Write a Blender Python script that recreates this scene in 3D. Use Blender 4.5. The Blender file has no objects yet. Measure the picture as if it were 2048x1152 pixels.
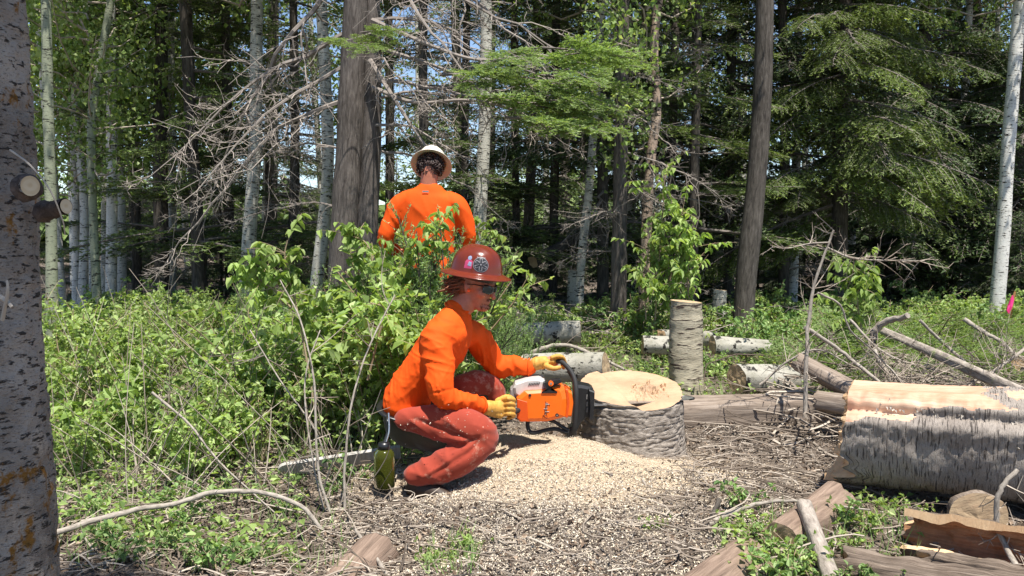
import bpy, math, random
import numpy as np
from mathutils import Vector, Matrix
R = math.radians
S = bpy.context.scene
C = S.collection
# ---------------------------------------------------------------- camera
F = 1773.0; HC = 1.24; PITCH = math.atan(124 / F)
cd = bpy.data.cameras.new('camera'); cam = bpy.data.objects.new('camera', cd); C.objects.link(cam)
cd.sensor_width = 36; cd.lens = 36 * F / 2048; cd.clip_start = 0.05; cd.clip_end = 2000
cam.location = (0, 0, HC); cam.rotation_euler = (R(90) - PITCH, 0, 0); S.camera = cam
# ---------------------------------------------------------------- light
SUN = Vector((0.15, -0.30, 0.94)).normalized()
w = bpy.data.worlds.new('World'); S.world = w; w.use_nodes = True
nt = w.node_tree; bg = nt.nodes['Background']
sk = nt.nodes.new('ShaderNodeTexSky'); sk.sky_type = 'NISHITA'; sk.sun_disc = False
sk.sun_elevation = math.asin(SUN.z); sk.sun_rotation = math.atan2(SUN.x, SUN.y); sk.altitude = 2400
nt.links.new(sk.outputs[0], bg.inputs[0]); bg.inputs[1].default_value = 0.105
sl = bpy.data.lights.new('sun', 'SUN'); sl.energy = 5.0; sl.angle = R(0.53); sl.color = (1.0, 0.955, 0.88)
so = bpy.data.objects.new('sun', sl); C.objects.link(so)
so.rotation_euler = SUN.to_track_quat('Z', 'Y').to_euler()
S.view_settings.view_transform = 'Standard'; S.view_settings.look = 'None'
S.view_settings.exposure = 0.95; S.view_settings.gamma = 1.0; S.view_settings.use_curve_mapping = False
S.render.engine = 'CYCLES'
cy = S.cycles
cy.max_bounces = 6; cy.diffuse_bounces = 3; cy.glossy_bounces = 3; cy.transmission_bounces = 5; cy.transparent_max_bounces = 4
cy.caustics_reflective = False; cy.caustics_refractive = False
# ---------------------------------------------------------------- picture <-> place
fw = Vector((0, math.cos(PITCH), -math.sin(PITCH))); up = Vector((0, math.sin(PITCH), math.cos(PITCH)))
def P(px, py, Y):
    d = Vector(((px - 1024) / F, 0, 0)) + up * (-(py - 576) / F) + fw
    return Vector((0, 0, HC)) + d * (Y / d.y)
def Pg(px, Y):
    p = P(px, 500, Y); p.z = hz(p.x, p.y); return p
# ---------------------------------------------------------------- noise
def _h(ix, iy, iz, s):
    n = (ix.astype(np.int64) * 374761393 + iy.astype(np.int64) * 668265263 + iz.astype(np.int64) * 2147483647 + s * 1274126177) & 0xffffffff
    n = ((n ^ (n >> 13)) * 1274126177) & 0xffffffff
    return ((n ^ (n >> 16)) & 0xffff) / 65535.0
def vn(p, s=0):
    p = np.asarray(p, float); i = np.floor(p); f = p - i; f = f * f * (3 - 2 * f)
    r = 0
    for a in (0, 1):
        for b in (0, 1):
            for c in (0, 1):
                wgt = (f[..., 0] if a else 1 - f[..., 0]) * (f[..., 1] if b else 1 - f[..., 1]) * (f[..., 2] if c else 1 - f[..., 2])
                r = r + wgt * _h(i[..., 0] + a, i[..., 1] + b, i[..., 2] + c, s)
    return r * 2 - 1
def fbm(p, o=4, s=0):
    p = np.asarray(p, float); r = 0; a = 1
    for k in range(o):
        r = r + a * vn(p * 2 ** k, s + k); a *= .5
    return r
def p3(x, y, z=0):
    return np.stack(np.broadcast_arrays(np.asarray(x, float), y, z), -1)
def hz(x, y):
    sc = np.isscalar(x)
    x = np.atleast_1d(np.asarray(x, float)); y = np.atleast_1d(np.asarray(y, float))
    q = p3(x, y)
    h = .045 * vn(q * 1.1, 5) + .022 * vn(q * 3.3, 6)
    near = np.exp(-((y - 4) / 5) ** 2)
    h = h + near * (.010 * fbm(q * 9, 3, 7))
    for (cx, cyy, rx, ry, a) in ((.36, 4.42, .34, .17, .085), (.0, 4.75, .35, .22, .05), (.75, 4.35, .4, .2, .03), (.1, 4.3, .5, .3, .03)):
        h = h + a * np.exp(-((x - cx) / rx) ** 2 - ((y - cyy) / ry) ** 2) * (1 + .25 * vn(q * 7, 9))
    h = h - .055 * np.exp(-((x + .38) / .24) ** 2 - ((y - 4.08) / .16) ** 2) - .07 * np.exp(-((x + .32) / .09) ** 2 - ((y - 3.38) / .08) ** 2)          # hollows
    h = h - .08 * np.exp(-((x + .45) / .5) ** 2 - ((y - 3.45) / .25) ** 2) * .5
    h = h + .05 * np.exp(-((x - .3) / 2.2) ** 2 - ((y - 9) / 1.2) ** 2)
    return float(h[0]) if sc else h
# ---------------------------------------------------------------- mesh builder
class MB:
    def __init__(s): s.V = []; s.T = []; s.F3 = []; s.F4 = []; s.M3 = []; s.M4 = []; s.C3 = []; s.C4 = []; s.n = 0
    def add(s, V, Fa, mat=0, var=0.5, T=None):
        V = np.asarray(V, float).reshape(-1, 3); Fa = np.asarray(Fa, int)
        if len(Fa) == 0: return s
        s.V.append(V); s.T.append(V if T is None else np.asarray(T, float).reshape(-1, 3))
        k = len(Fa); m = np.broadcast_to(mat, (k,)); c = np.broadcast_to(var, (k,))
        if Fa.shape[1] == 3: s.F3.append(Fa + s.n); s.M3.append(m); s.C3.append(c)
        else: s.F4.append(Fa + s.n); s.M4.append(m); s.C4.append(c)
        s.n += len(V); return s
    def merge(s, o, mtx=None, mats=None):
        V = np.concatenate(o.V); T = np.concatenate(o.T)
        if mtx is not None:
            m = np.array(mtx); V = V @ m[:3, :3].T + m[:3, 3]
        s.V.append(V); s.T.append(T)
        for a, b in (('F3', 'F4'),): 
            pass
        for k in ('3', '4'):
            for f, mm, c in zip(getattr(o, 'F' + k), getattr(o, 'M' + k), getattr(o, 'C' + k)):
                getattr(s, 'F' + k).append(f + s.n)
                getattr(s, 'M' + k).append(mm); getattr(s, 'C' + k).append(c)
        s.n += len(V); return s
    def flat(s):
        if not s.V: return s
        o = MB(); o.n = s.n; o.V = [np.concatenate(s.V)]; o.T = [np.concatenate(s.T)]
        for k in ('3', '4'):
            if getattr(s, 'F' + k):
                for a in 'FMC': setattr(o, a + k, [np.concatenate(getattr(s, a + k))])
        return o
    def tubes(s, Pn, Rn, sides=4, mat=0, var=None, cap=False, up=None, squash=1.0):
        Pn = np.asarray(Pn, float); Rn = np.asarray(Rn, float)
        if Pn.ndim == 2: Pn = Pn[None]; Rn = Rn[None]
        B, N, _ = Pn.shape; Rn = np.broadcast_to(Rn, (B, N))
        t = np.gradient(Pn, axis=1); t /= np.linalg.norm(t, axis=2, keepdims=True) + 1e-9
        m = t.mean(1); m /= np.linalg.norm(m, axis=1, keepdims=True) + 1e-9
        if up is None:
            ref = np.where(np.abs(m[:, 2:3]) > .8, np.array([[1., 0, 0]]), np.array([[0, 0, 1.]]))
        else: ref = np.broadcast_to(np.asarray(up, float), (B, 3))
        u = np.cross(t, ref[:, None, :]); u /= np.linalg.norm(u, axis=2, keepdims=True) + 1e-9
        v = np.cross(u, t)
        a = np.linspace(0, 2 * np.pi, sides, endpoint=False)
        ca = np.cos(a)[None, None, :, None]; sa = np.sin(a)[None, None, :, None] * squash
        off = u[:, :, None] * ca + v[:, :, None] * sa
        V = Pn[:, :, None] + off * Rn[:, :, None, None]
        L = np.concatenate([np.zeros((B, 1)), np.cumsum(np.linalg.norm(np.diff(Pn, axis=1), axis=2), 1)], 1)
        T = np.stack([np.broadcast_to(np.cos(a) * 1, (B, N, sides)) * Rn[:, :, None], np.broadcast_to(np.sin(a), (B, N, sides)) * Rn[:, :, None],
                      np.broadcast_to(L[:, :, None], (B, N, sides))], -1)
        i = np.arange(N - 1)[:, None] * sides; j = np.arange(sides)[None]; j2 = (j + 1) % sides
        q = np.stack([i + j, i + j2, i + sides + j2, i + sides + j], -1).reshape(-1, 4)
        Fa = (q[None] + (np.arange(B) * N * sides)[:, None, None]).reshape(-1, 4)
        vv = .5 if var is None else np.repeat(np.broadcast_to(var, (B,)), len(q))
        s.add(V, Fa, mat, vv, T)
        if cap:
            for b in range(B):
                for e in (0, N - 1):
                    ring = V[b, e]; c = ring.mean(0); vs = np.vstack([ring, c])
                    tt = np.vstack([T[b, e], [0, 0, L[b, e]]])
                    k = np.arange(sides); f = np.stack([k, (k + 1) % sides, np.full(sides, sides)], 1)
                    if e == 0: f = f[:, ::-1]
                    s.add(vs, f, mat if cap is True else cap, .5, tt)
        return s
    def leaves(s, B, D, Nn, L, W, mat=0, var=.5, style=4, fold=.25, curl=.15):
        B = np.asarray(B, float); D = np.asarray(D, float); Nn = np.asarray(Nn, float); n = len(B)
        if n == 0: return s
        D = D / (np.linalg.norm(D, axis=1, keepdims=True) + 1e-9)
        U = np.cross(D, Nn); U /= np.linalg.norm(U, axis=1, keepdims=True) + 1e-9
        Z = np.cross(U, D)
        L = np.broadcast_to(L, (n,))[:, None]; W = np.broadcast_to(W, (n,))[:, None]
        if style == 3:
            V = np.stack([B - U * W / 2, B + U * W / 2, B + D * L], 1); f = np.array([[0, 1, 2]])
        elif style == 4:
            mid = B + D * L * .45
            V = np.stack([B, mid - U * W / 2 + Z * W * fold, B + D * L - Z * L * curl, mid + U * W / 2 + Z * W * fold], 1)
            f = np.array([[0, 2, 1], [0, 3, 2]])
        else:
            a = B + D * L * .28; c = B + D * L * .68 - Z * L * curl * .4; z = Z * W * fold
            V = np.stack([B, a - U * W * .48 + z, c - U * W * .36 + z, B + D * L - Z * L * curl, c + U * W * .36 + z, a + U * W * .48 + z], 1)
            f = np.array([[0, 3, 2], [0, 2, 1], [0, 5, 4], [0, 4, 3]])
        k = V.shape[1]
        Fa = (f[None] + (np.arange(n) * k)[:, None, None]).reshape(-1, 3)
        vv = np.repeat(np.broadcast_to(var, (n,)), len(f))
        return s.add(V, Fa, mat, vv)
    def build(s, name, mats, parent=None, org=None, smooth=False):
        V = np.concatenate(s.V); T = np.concatenate(s.T)
        if org is not None: V = V - np.array(org)
        me = mesh_data(name, V, s, T, smooth)
        for m in (mats if isinstance(mats, (list, tuple)) else [mats]): me.materials.append(m)
        o = bpy.data.objects.new(name, me); C.objects.link(o)
        if parent is not None: o.parent = parent
        elif org is not None: o.location = org
        return o
def mesh_data(name, V, s, T, smooth):
    f3 = np.concatenate(s.F3) if s.F3 else np.zeros((0, 3), int); f4 = np.concatenate(s.F4) if s.F4 else np.zeros((0, 4), int)
    m = np.concatenate((s.M3 + s.M4)) if s.M3 or s.M4 else []
    c = np.concatenate((s.C3 + s.C4))
    me = bpy.data.meshes.new(name)
    me.vertices.add(len(V)); me.vertices.foreach_set('co', V.astype(np.float32).ravel())
    nl = len(f3) * 3 + len(f4) * 4; me.loops.add(nl)
    me.loops.foreach_set('vertex_index', np.concatenate([f3.ravel(), f4.ravel()]).astype(np.int32))
    k = len(f3) + len(f4); me.polygons.add(k)
    ls = np.concatenate([np.arange(len(f3)) * 3, len(f3) * 3 + np.arange(len(f4)) * 4]).astype(np.int32)
    me.polygons.foreach_set('loop_start', ls)
    me.polygons.foreach_set('material_index', np.asarray(m, np.int32))
    me.polygons.foreach_set('use_smooth', np.full(k, bool(smooth)))
    a = me.attributes.new('var', 'FLOAT', 'FACE'); a.data.foreach_set('value', c.astype(np.float32))
    a = me.attributes.new('tc', 'FLOAT_VECTOR', 'POINT'); a.data.foreach_set('vector', T.astype(np.float32).ravel())
    me.update(calc_edges=True)
    return me
def thing(name, label, cat, loc=(0, 0, 0), rz=0, group=None):
    o = bpy.data.objects.new(name, None); C.objects.link(o); o.empty_display_size = .1
    o.location = loc; o.rotation_euler = (0, 0, rz); return tag(o, label, cat, group)
def tag(o, label=None, cat=None, group=None, kind=None):
    for k, v in (('label', label), ('category', cat), ('group', group), ('kind', kind)):
        if v: o[k] = v
    return o
def dup(root, loc, rz=0, label=None, group=None, sc=1.0, tilt=(0, 0)):
    r = root.copy(); C.objects.link(r); r.location = loc; r.rotation_euler = (tilt[0], tilt[1], rz)
    r.scale = (sc, sc, sc) if np.isscalar(sc) else sc
    if label: r['label'] = label
    if group: r['group'] = group
    for ch in list(root.children):
        c = ch.copy(); C.objects.link(c); c.parent = r
        for g in ch.children:
            d = g.copy(); C.objects.link(d); d.parent = c
    return r
# ---------------------------------------------------------------- materials
class NT:
    def __init__(s, name):
        s.m = bpy.data.materials.new(name); s.m.use_nodes = True; s.t = s.m.node_tree; s.b = s.t.nodes['Principled BSDF']; s.out = s.t.nodes['Material Output']
    def n(s, ty, **kw):
        x = s.t.nodes.new(ty)
        for k, v in kw.items():
            if k.startswith('i_'):
                key = k[2:]; x.inputs[int(key) if key.isdigit() else key.replace('_', ' ')].default_value = v
            else: setattr(x, k, v)
        return x
    def l(s, a, b): s.t.links.new(a, b)
    def attr(s, name='tc'): return s.n('ShaderNodeAttribute', attribute_name=name)
    def scaled(s, vec, sc):
        m = s.n('ShaderNodeMapping'); m.inputs['Scale'].default_value = sc; s.l(vec, m.inputs[0]); return m.outputs[0]
    def noise(s, vec, scale, detail=4, rough=.6, dist=0):
        x = s.n('ShaderNodeTexNoise'); x.inputs['Scale'].default_value = scale; x.inputs['Detail'].default_value = detail
        x.inputs['Roughness'].default_value = rough; x.inputs['Distortion'].default_value = dist; s.l(vec, x.inputs['Vector']); return x.outputs['Fac']
    def ramp(s, fac, stops, interp='LINEAR'):
        r = s.n('ShaderNodeValToRGB'); e = r.color_ramp; e.interpolation = interp
        while len(e.elements) < len(stops): e.elements.new(.5)
        for el, (p, c) in zip(e.elements, stops): el.position = p; el.color = (*c, 1) if len(c) == 3 else c
        s.l(fac, r.inputs[0]); return r.outputs[0]
    def mix(s, fac, a, b, mode='MIX'):
        x = s.n('ShaderNodeMix', data_type='RGBA', blend_type=mode)
        if hasattr(fac, 'links'): s.l(fac, x.inputs[0])
        else: x.inputs[0].default_value = fac
        for v, i in ((a, 6), (b, 7)):
            if hasattr(v, 'links'): s.l(v, x.inputs[i])
            else: x.inputs[i].default_value = (*v, 1)
        return x.outputs[2]
    def bump(s, h, st=.5, dist=.01):
        b = s.n('ShaderNodeBump'); b.inputs['Strength'].default_value = st; b.inputs['Distance'].default_value = dist
        s.l(h, b.inputs['Height']); s.l(b.outputs[0], s.b.inputs['Normal'])
    def col(s, c):
        if hasattr(c, 'links'): s.l(c, s.b.inputs['Base Color'])
        else: s.b.inputs['Base Color'].default_value = (*c, 1)
    def set(s, rough=.8, spec=.3, metal=0):
        s.b.inputs['Roughness'].default_value = rough; s.b.inputs['Specular IOR Level'].default_value = spec; s.b.inputs['Metallic'].default_value = metal; return s.m
def m_plain(name, c, rough=.6, metal=0, spec=.4, nz=0, sc=30, bump=0):
    t = NT(name)
    if nz or bump:
        tc = t.n('ShaderNodeTexCoord'); f = t.noise(tc.outputs['Object'], sc, 5)
        if nz: t.col(t.ramp(f, [(.3, tuple(v * (1 - nz) for v in c)), (.7, tuple(min(1, v * (1 + nz)) for v in c))]))
        else: t.col(c)
        if bump: t.bump(f, bump, .004)
    else: t.col(c)
    return t.set(rough, spec, metal)
def m_leaf(name, stops, trans=.35, rough=.55, spec=.3):
    t = NT(name); v = t.attr('var'); oi = t.n('ShaderNodeObjectInfo')
    c = t.ramp(v.outputs['Fac'], stops)
    hs = t.n('ShaderNodeHueSaturation'); t.l(c, hs.inputs['Color'])
    mr = t.n('ShaderNodeMapRange'); t.l(oi.outputs['Random'], mr.inputs[0]); mr.inputs[3].default_value = .8; mr.inputs[4].default_value = 1.2
    t.l(mr.outputs[0], hs.inputs['Value'])
    t.col(hs.outputs[0]); t.set(rough, spec)
    tr = t.n('ShaderNodeBsdfTranslucent'); mm = t.n('ShaderNodeMixShader'); mm.inputs[0].default_value = trans
    c2 = t.mix(1.0, hs.outputs[0], (1.0, 1.0, .45), 'MULTIPLY'); t.l(c2, tr.inputs[0])
    t.l(t.b.outputs[0], mm.inputs[1]); t.l(tr.outputs[0], mm.inputs[2]); t.l(mm.outputs[0], t.out.inputs[0])
    return t.m
def m_var(name, stops, rough=.85, nz=.0):
    t = NT(name); v = t.attr('var'); t.col(t.ramp(v.outputs['Fac'], stops)); return t.set(rough, .2)
def m_birch(name, light, mid, dark=(.02, .018, .015), marks=.5, along=28, lich=None, tint=None, wrap=5, bs=.6):
    # pale bark; dark lenticel dashes running round the trunk, rough patches, optional lichen
    t = NT(name); a = t.attr(); v = a.outputs['Vector']
    big = t.noise(v, 3.5, 5, .65)
    base = t.ramp(big, [(.3, mid), (.62, light)])
    d1 = t.noise(t.scaled(v, (wrap, wrap, along)), 3.0, 3, .6)
    m1 = t.ramp(d1, [(.60 - .08 * marks, (0, 0, 0)), (.66 - .06 * marks, (1, 1, 1))])
    d2 = t.noise(t.scaled(v, (wrap * 2.2, wrap * 2.2, along * 1.8)), 4.0, 4, .7)
    m2 = t.ramp(d2, [(.56, (0, 0, 0)), (.70, (1, 1, 1))])
    c = t.mix(m1, base, dark)
    c = t.mix(m2, c, tuple(x * .45 for x in mid))
    if lich:
        l1 = t.noise(t.scaled(v, (1, 1, .8)), 9, 5, .7)
        ml = t.ramp(l1, [(.575, (0, 0, 0)), (.63, (1, 1, 1))]); c = t.mix(ml, c, lich)
    t.col(c)
    s = t.n('ShaderNodeMath', operation='SUBTRACT'); t.l(big, s.inputs[0]); t.l(d2, s.inputs[1])
    s2 = t.n('ShaderNodeMath', operation='SUBTRACT'); t.l(s.outputs[0], s2.inputs[0]); t.l(m1, s2.inputs[1])
    t.bump(s2.outputs[0], bs, .008)
    return t.set(.8, .25)
def m_bark(name, light, mid, dark, furrow=(22, 22, 3), scale=2.5, bs=.8, lich=None):
    t = NT(name); a = t.attr(); v = a.outputs['Vector']
    f = t.noise(t.scaled(v, furrow), scale, 6, .7, .6); g = t.noise(v, 4, 4)
    c = t.ramp(f, [(.34, dark), (.5, mid), (.68, light)])
    c2 = t.mix(.3, c, t.ramp(g, [(.3, tuple(x * .55 for x in mid)), (.7, light)]), 'MIX')
    if lich: c2 = t.mix(t.ramp(t.noise(v, 14, 4), [(.58, (0, 0, 0)), (.66, (1, 1, 1))]), c2, lich)
    t.col(c2); t.bump(f, bs, .01); return t.set(.9, .15)
M = {}
M['aspen'] = m_birch('aspen_bark', (.52, .50, .43), (.30, .29, .24), marks=.6, along=22)
M['birch_bright'] = m_birch('bright_birch_bark', (.70, .68, .62), (.48, .47, .42), marks=.35, along=20)
M['aspen_green'] = m_birch('greenish_aspen_bark', (.30, .32, .22), (.17, .19, .13), marks=.3, along=18)
M['aspen_pink'] = m_birch('scarred_aspen_bark', (.42, .32, .24), (.22, .15, .11), marks=.9, along=9)
M['front_bark'] = m_birch('old_aspen_bark', (.42, .36, .30), (.16, .13, .105), dark=(.045, .038, .032), marks=.28, along=34, lich=(.24, .11, .02), wrap=11, bs=1.0)
M['log_birch'] = m_birch('felled_birch_bark', (.40, .35, .30), (.24, .20, .17), dark=(.11, .09, .075), marks=.22, along=55, wrap=4.5, bs=1.0)
M['log_white'] = m_birch('white_log_bark', (.38, .36, .31), (.22, .21, .165), marks=.55, along=5)
M['stub_bark'] = m_birch('stub_bark', (.46, .41, .30), (.30, .26, .18), dark=(.05, .035, .028), marks=.75, along=16, wrap=2.5)
M['stump_bark'] = m_bark('stump_bark', (.40, .35, .30), (.27, .23, .19), (.11, .09, .07), furrow=(16, 16, 36), scale=1.8, bs=.9)
M['fir'] = m_bark('fir_bark', (.20, .175, .155), (.095, .08, .07), (.02, .017, .015))
M['fir_dark'] = m_bark('dark_fir_bark', (.16, .14, .12), (.07, .06, .05), (.012, .01, .009))
M['brown_log'] = m_bark('weathered_log', (.36, .30, .25), (.22, .17, .13), (.07, .05, .04), furrow=(26, 26, 2), scale=2, bs=.5)
M['pink_log'] = m_bark('barkless_log', (.34, .25, .19), (.20, .14, .105), (.08, .055, .04), furrow=(34, 34, 3), scale=1.5, bs=.6)
M['branch'] = m_bark('branch_bark', (.43, .385, .33), (.30, .26, .215), (.12, .10, .08), furrow=(60, 60, 20), scale=1.5, bs=.3)
M['mossy'] = m_bark('mossy_bark', (.46, .40, .34), (.29, .25, .21), (.09, .07, .06), furrow=(20, 20, 6), bs=.7, lich=(.24, .26, .13))
def m_wood(name, light, mid, dark, sc=(14, 60, 14), bs=.5):
    t = NT(name); a = t.attr(); v = a.outputs['Vector']
    f = t.noise(t.scaled(v, sc), 1.5, 5, .65, .5); g = t.noise(v, 5, 4)
    c = t.mix(.5, t.ramp(f, [(.3, mid), (.6, light)]), t.ramp(g, [(.35, dark), (.6, light)]))
    t.col(c); t.bump(f, bs, .006); return t.set(.75, .2)
M['cut_fresh'] = m_wood('fresh_cut_wood', (.46, .32, .20), (.38, .245, .15), (.29, .165, .10))
M['cut_bright'] = m_wood('bright_cut_wood', (.66, .46, .27), (.54, .34, .18), (.44, .24, .12))
M['cut_tan'] = m_wood('aged_cut_wood', (.42, .31, .19), (.30, .20, .12), (.20, .13, .08))
M['rot'] = m_wood('rotten_orange_wood', (.44, .22, .11), (.25, .115, .055), (.07, .03, .02), (60, 2.5, 60), 1.0)
M['split_dark'] = m_bark('split_dark_wood', (.30, .24, .19), (.14, .105, .08), (.025, .018, .014), furrow=(44, 44, 2.2), scale=1.8, bs=1.0)
M['grey_wood'] = m_bark('grey_weathered_wood', (.50, .48, .44), (.38, .36, .32), (.20, .17, .14), furrow=(3, 30, 30), scale=2, bs=.3)
def rings(name, cols):
    t = NT(name); v = t.attr().outputs['Vector']; w_ = t.n('ShaderNodeTexWave', wave_type='RINGS', rings_direction='Z'); w_.inputs['Scale'].default_value = 18; w_.inputs['Distortion'].default_value = 3
    w_.inputs['Detail'].default_value = 2; t.l(v, w_.inputs[0]); t.col(t.mix(.5, t.ramp(w_.outputs['Fac'], [(.2, cols[1]), (.8, cols[0])]), t.ramp(t.noise(v, 12, 4), [(.3, cols[2]), (.7, cols[0])])))
    return t.set(.8, .2)
M['ring_tan'] = rings('sawn_end', ((.50, .38, .23), (.36, .24, .14), (.22, .15, .09)))
M['ring_pale'] = rings('fresh_sawn_end', ((.62, .50, .33), (.52, .38, .22), (.40, .27, .15)))
# foliage
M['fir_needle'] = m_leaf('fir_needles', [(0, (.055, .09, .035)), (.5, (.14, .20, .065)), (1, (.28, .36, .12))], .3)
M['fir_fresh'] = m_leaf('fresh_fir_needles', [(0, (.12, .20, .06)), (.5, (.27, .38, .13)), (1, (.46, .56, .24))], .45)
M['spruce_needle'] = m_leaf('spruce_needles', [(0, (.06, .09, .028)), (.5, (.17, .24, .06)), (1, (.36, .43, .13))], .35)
M['dark_needle'] = m_leaf('dark_needles', [(0, (.035, .06, .026)), (.6, (.08, .125, .042)), (1, (.20, .26, .075))], .2)
M['juniper'] = m_leaf('juniper_needles', [(0, (.14, .25, .09)), (.5, (.34, .50, .19)), (1, (.56, .70, .32))], .5)
M['shrub_leaf'] = m_leaf('shrub_leaves', [(0, (.12, .19, .05)), (.5, (.32, .44, .13)), (1, (.55, .66, .31))], .5)
M['maple_leaf'] = m_leaf('sapling_leaves', [(0, (.13, .22, .05)), (.5, (.31, .44, .12)), (1, (.50, .60, .25))], .5)
M['herb'] = m_leaf('ground_leaves', [(0, (.09, .18, .05)), (.5, (.23, .36, .12)), (1, (.42, .53, .24))], .45)
M['aspen_leaf'] = m_leaf('aspen_leaves', [(0, (.09, .16, .04)), (.5, (.24, .34, .10)), (1, (.46, .54, .26))], .5)
M['twig'] = m_var('twigs', [(0, (.07, .053, .04)), (.5, (.20, .16, .125)), (1, (.44, .38, .31))])
M['dead_twig'] = m_var('dead_twigs', [(0, (.10, .085, .075)), (.5, (.22, .19, .165)), (1, (.42, .36, .31))])
M['stem'] = m_var('shrub_stems', [(0, (.12, .08, .05)), (.5, (.26, .19, .12)), (1, (.42, .35, .24))])
M['chip'] = m_var('wood_chip', [(0, (.12, .09, .07)), (.3, (.34, .30, .26)), (.45, (.48, .42, .34)), (.8, (.62, .53, .40)), (1, (.70, .62, .50))])
M['litter'] = m_var('dead_leaves', [(0, (.05, .035, .025)), (.5, (.16, .11, .075)), (1, (.34, .26, .19))])
# ground
def m_ground():
    t = NT('forest_soil'); geo = t.n('ShaderNodeNewGeometry'); v = geo.outputs['Position']
    f = t.noise(v, 14, 8, .75); g = t.noise(v, 2.2, 4); h = t.noise(v, 90, 4, .7)
    soil = t.ramp(f, [(.28, (.035, .028, .023)), (.5, (.115, .092, .076)), (.68, (.25, .205, .17))])
    soil = t.mix(t.ramp(h, [(.45, (0, 0, 0)), (.7, (.7, .7, .7))]), soil, (.34, .27, .2))
    saw = t.ramp(h, [(.30, (.24, .18, .125)), (.45, (.50, .39, .27)), (.62, (.64, .52, .37))])
    # sawdust mask: measured distance from the cut stump, broken up by noise
    mp = t.n('ShaderNodeMapping'); mp.inputs['Location'].default_value = (-.25, -4.35, 0); t.l(v, mp.inputs[0])
    sc = t.scaled(mp.outputs[0], (1.0, 1.9, 0)); ln = t.n('ShaderNodeVectorMath', operation='LENGTH'); t.l(sc, ln.inputs[0])
    ad = t.n('ShaderNodeMath', operation='MULTIPLY_ADD'); t.l(f, ad.inputs[0]); ad.inputs[1].default_value = -1.5; t.l(ln.outputs['Value'], ad.inputs[2])
    mk = t.ramp(ad.outputs[0], [(-.0, (1, 1, 1)), (.02, (1, 1, 1)), (.50, (0, 0, 0))])
    t.col(t.mix(mk, soil, saw))
    a2 = t.n('ShaderNodeMath', operation='ADD'); t.l(f, a2.inputs[0]); t.l(h, a2.inputs[1]); t.bump(a2.outputs[0], .9, .02)
    return t.set(.95, .1)
M['ground'] = m_ground()
# ================================================================ GROUND
xs = np.unique(np.concatenate([-np.geomspace(4.5, 260, 40), np.arange(-4.5, 4.5, .032), np.geomspace(4.5, 260, 40)]))
ys = np.unique(np.concatenate([-np.geomspace(.6, 200, 16), np.linspace(-.6, 2.8, 12), np.arange(2.8, 7.5, .03), np.geomspace(7.5, 260, 90)]))
X, Y = np.meshgrid(xs, ys, indexing='ij'); Z = hz(X.ravel(), Y.ravel())
nx, ny = X.shape; i = np.arange(nx - 1)[:, None] * ny; j = np.arange(ny - 1)[None]
q = np.stack([i + j, i + ny + j, i + ny + j + 1, i + j + 1], -1).reshape(-1, 4)
g = MB(); g.add(np.stack([X.ravel(), Y.ravel(), Z], 1), q)
tag(g.build('ground', M['ground'], smooth=True), 'brown forest soil with sawdust around the fresh stump', kind='structure')
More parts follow.
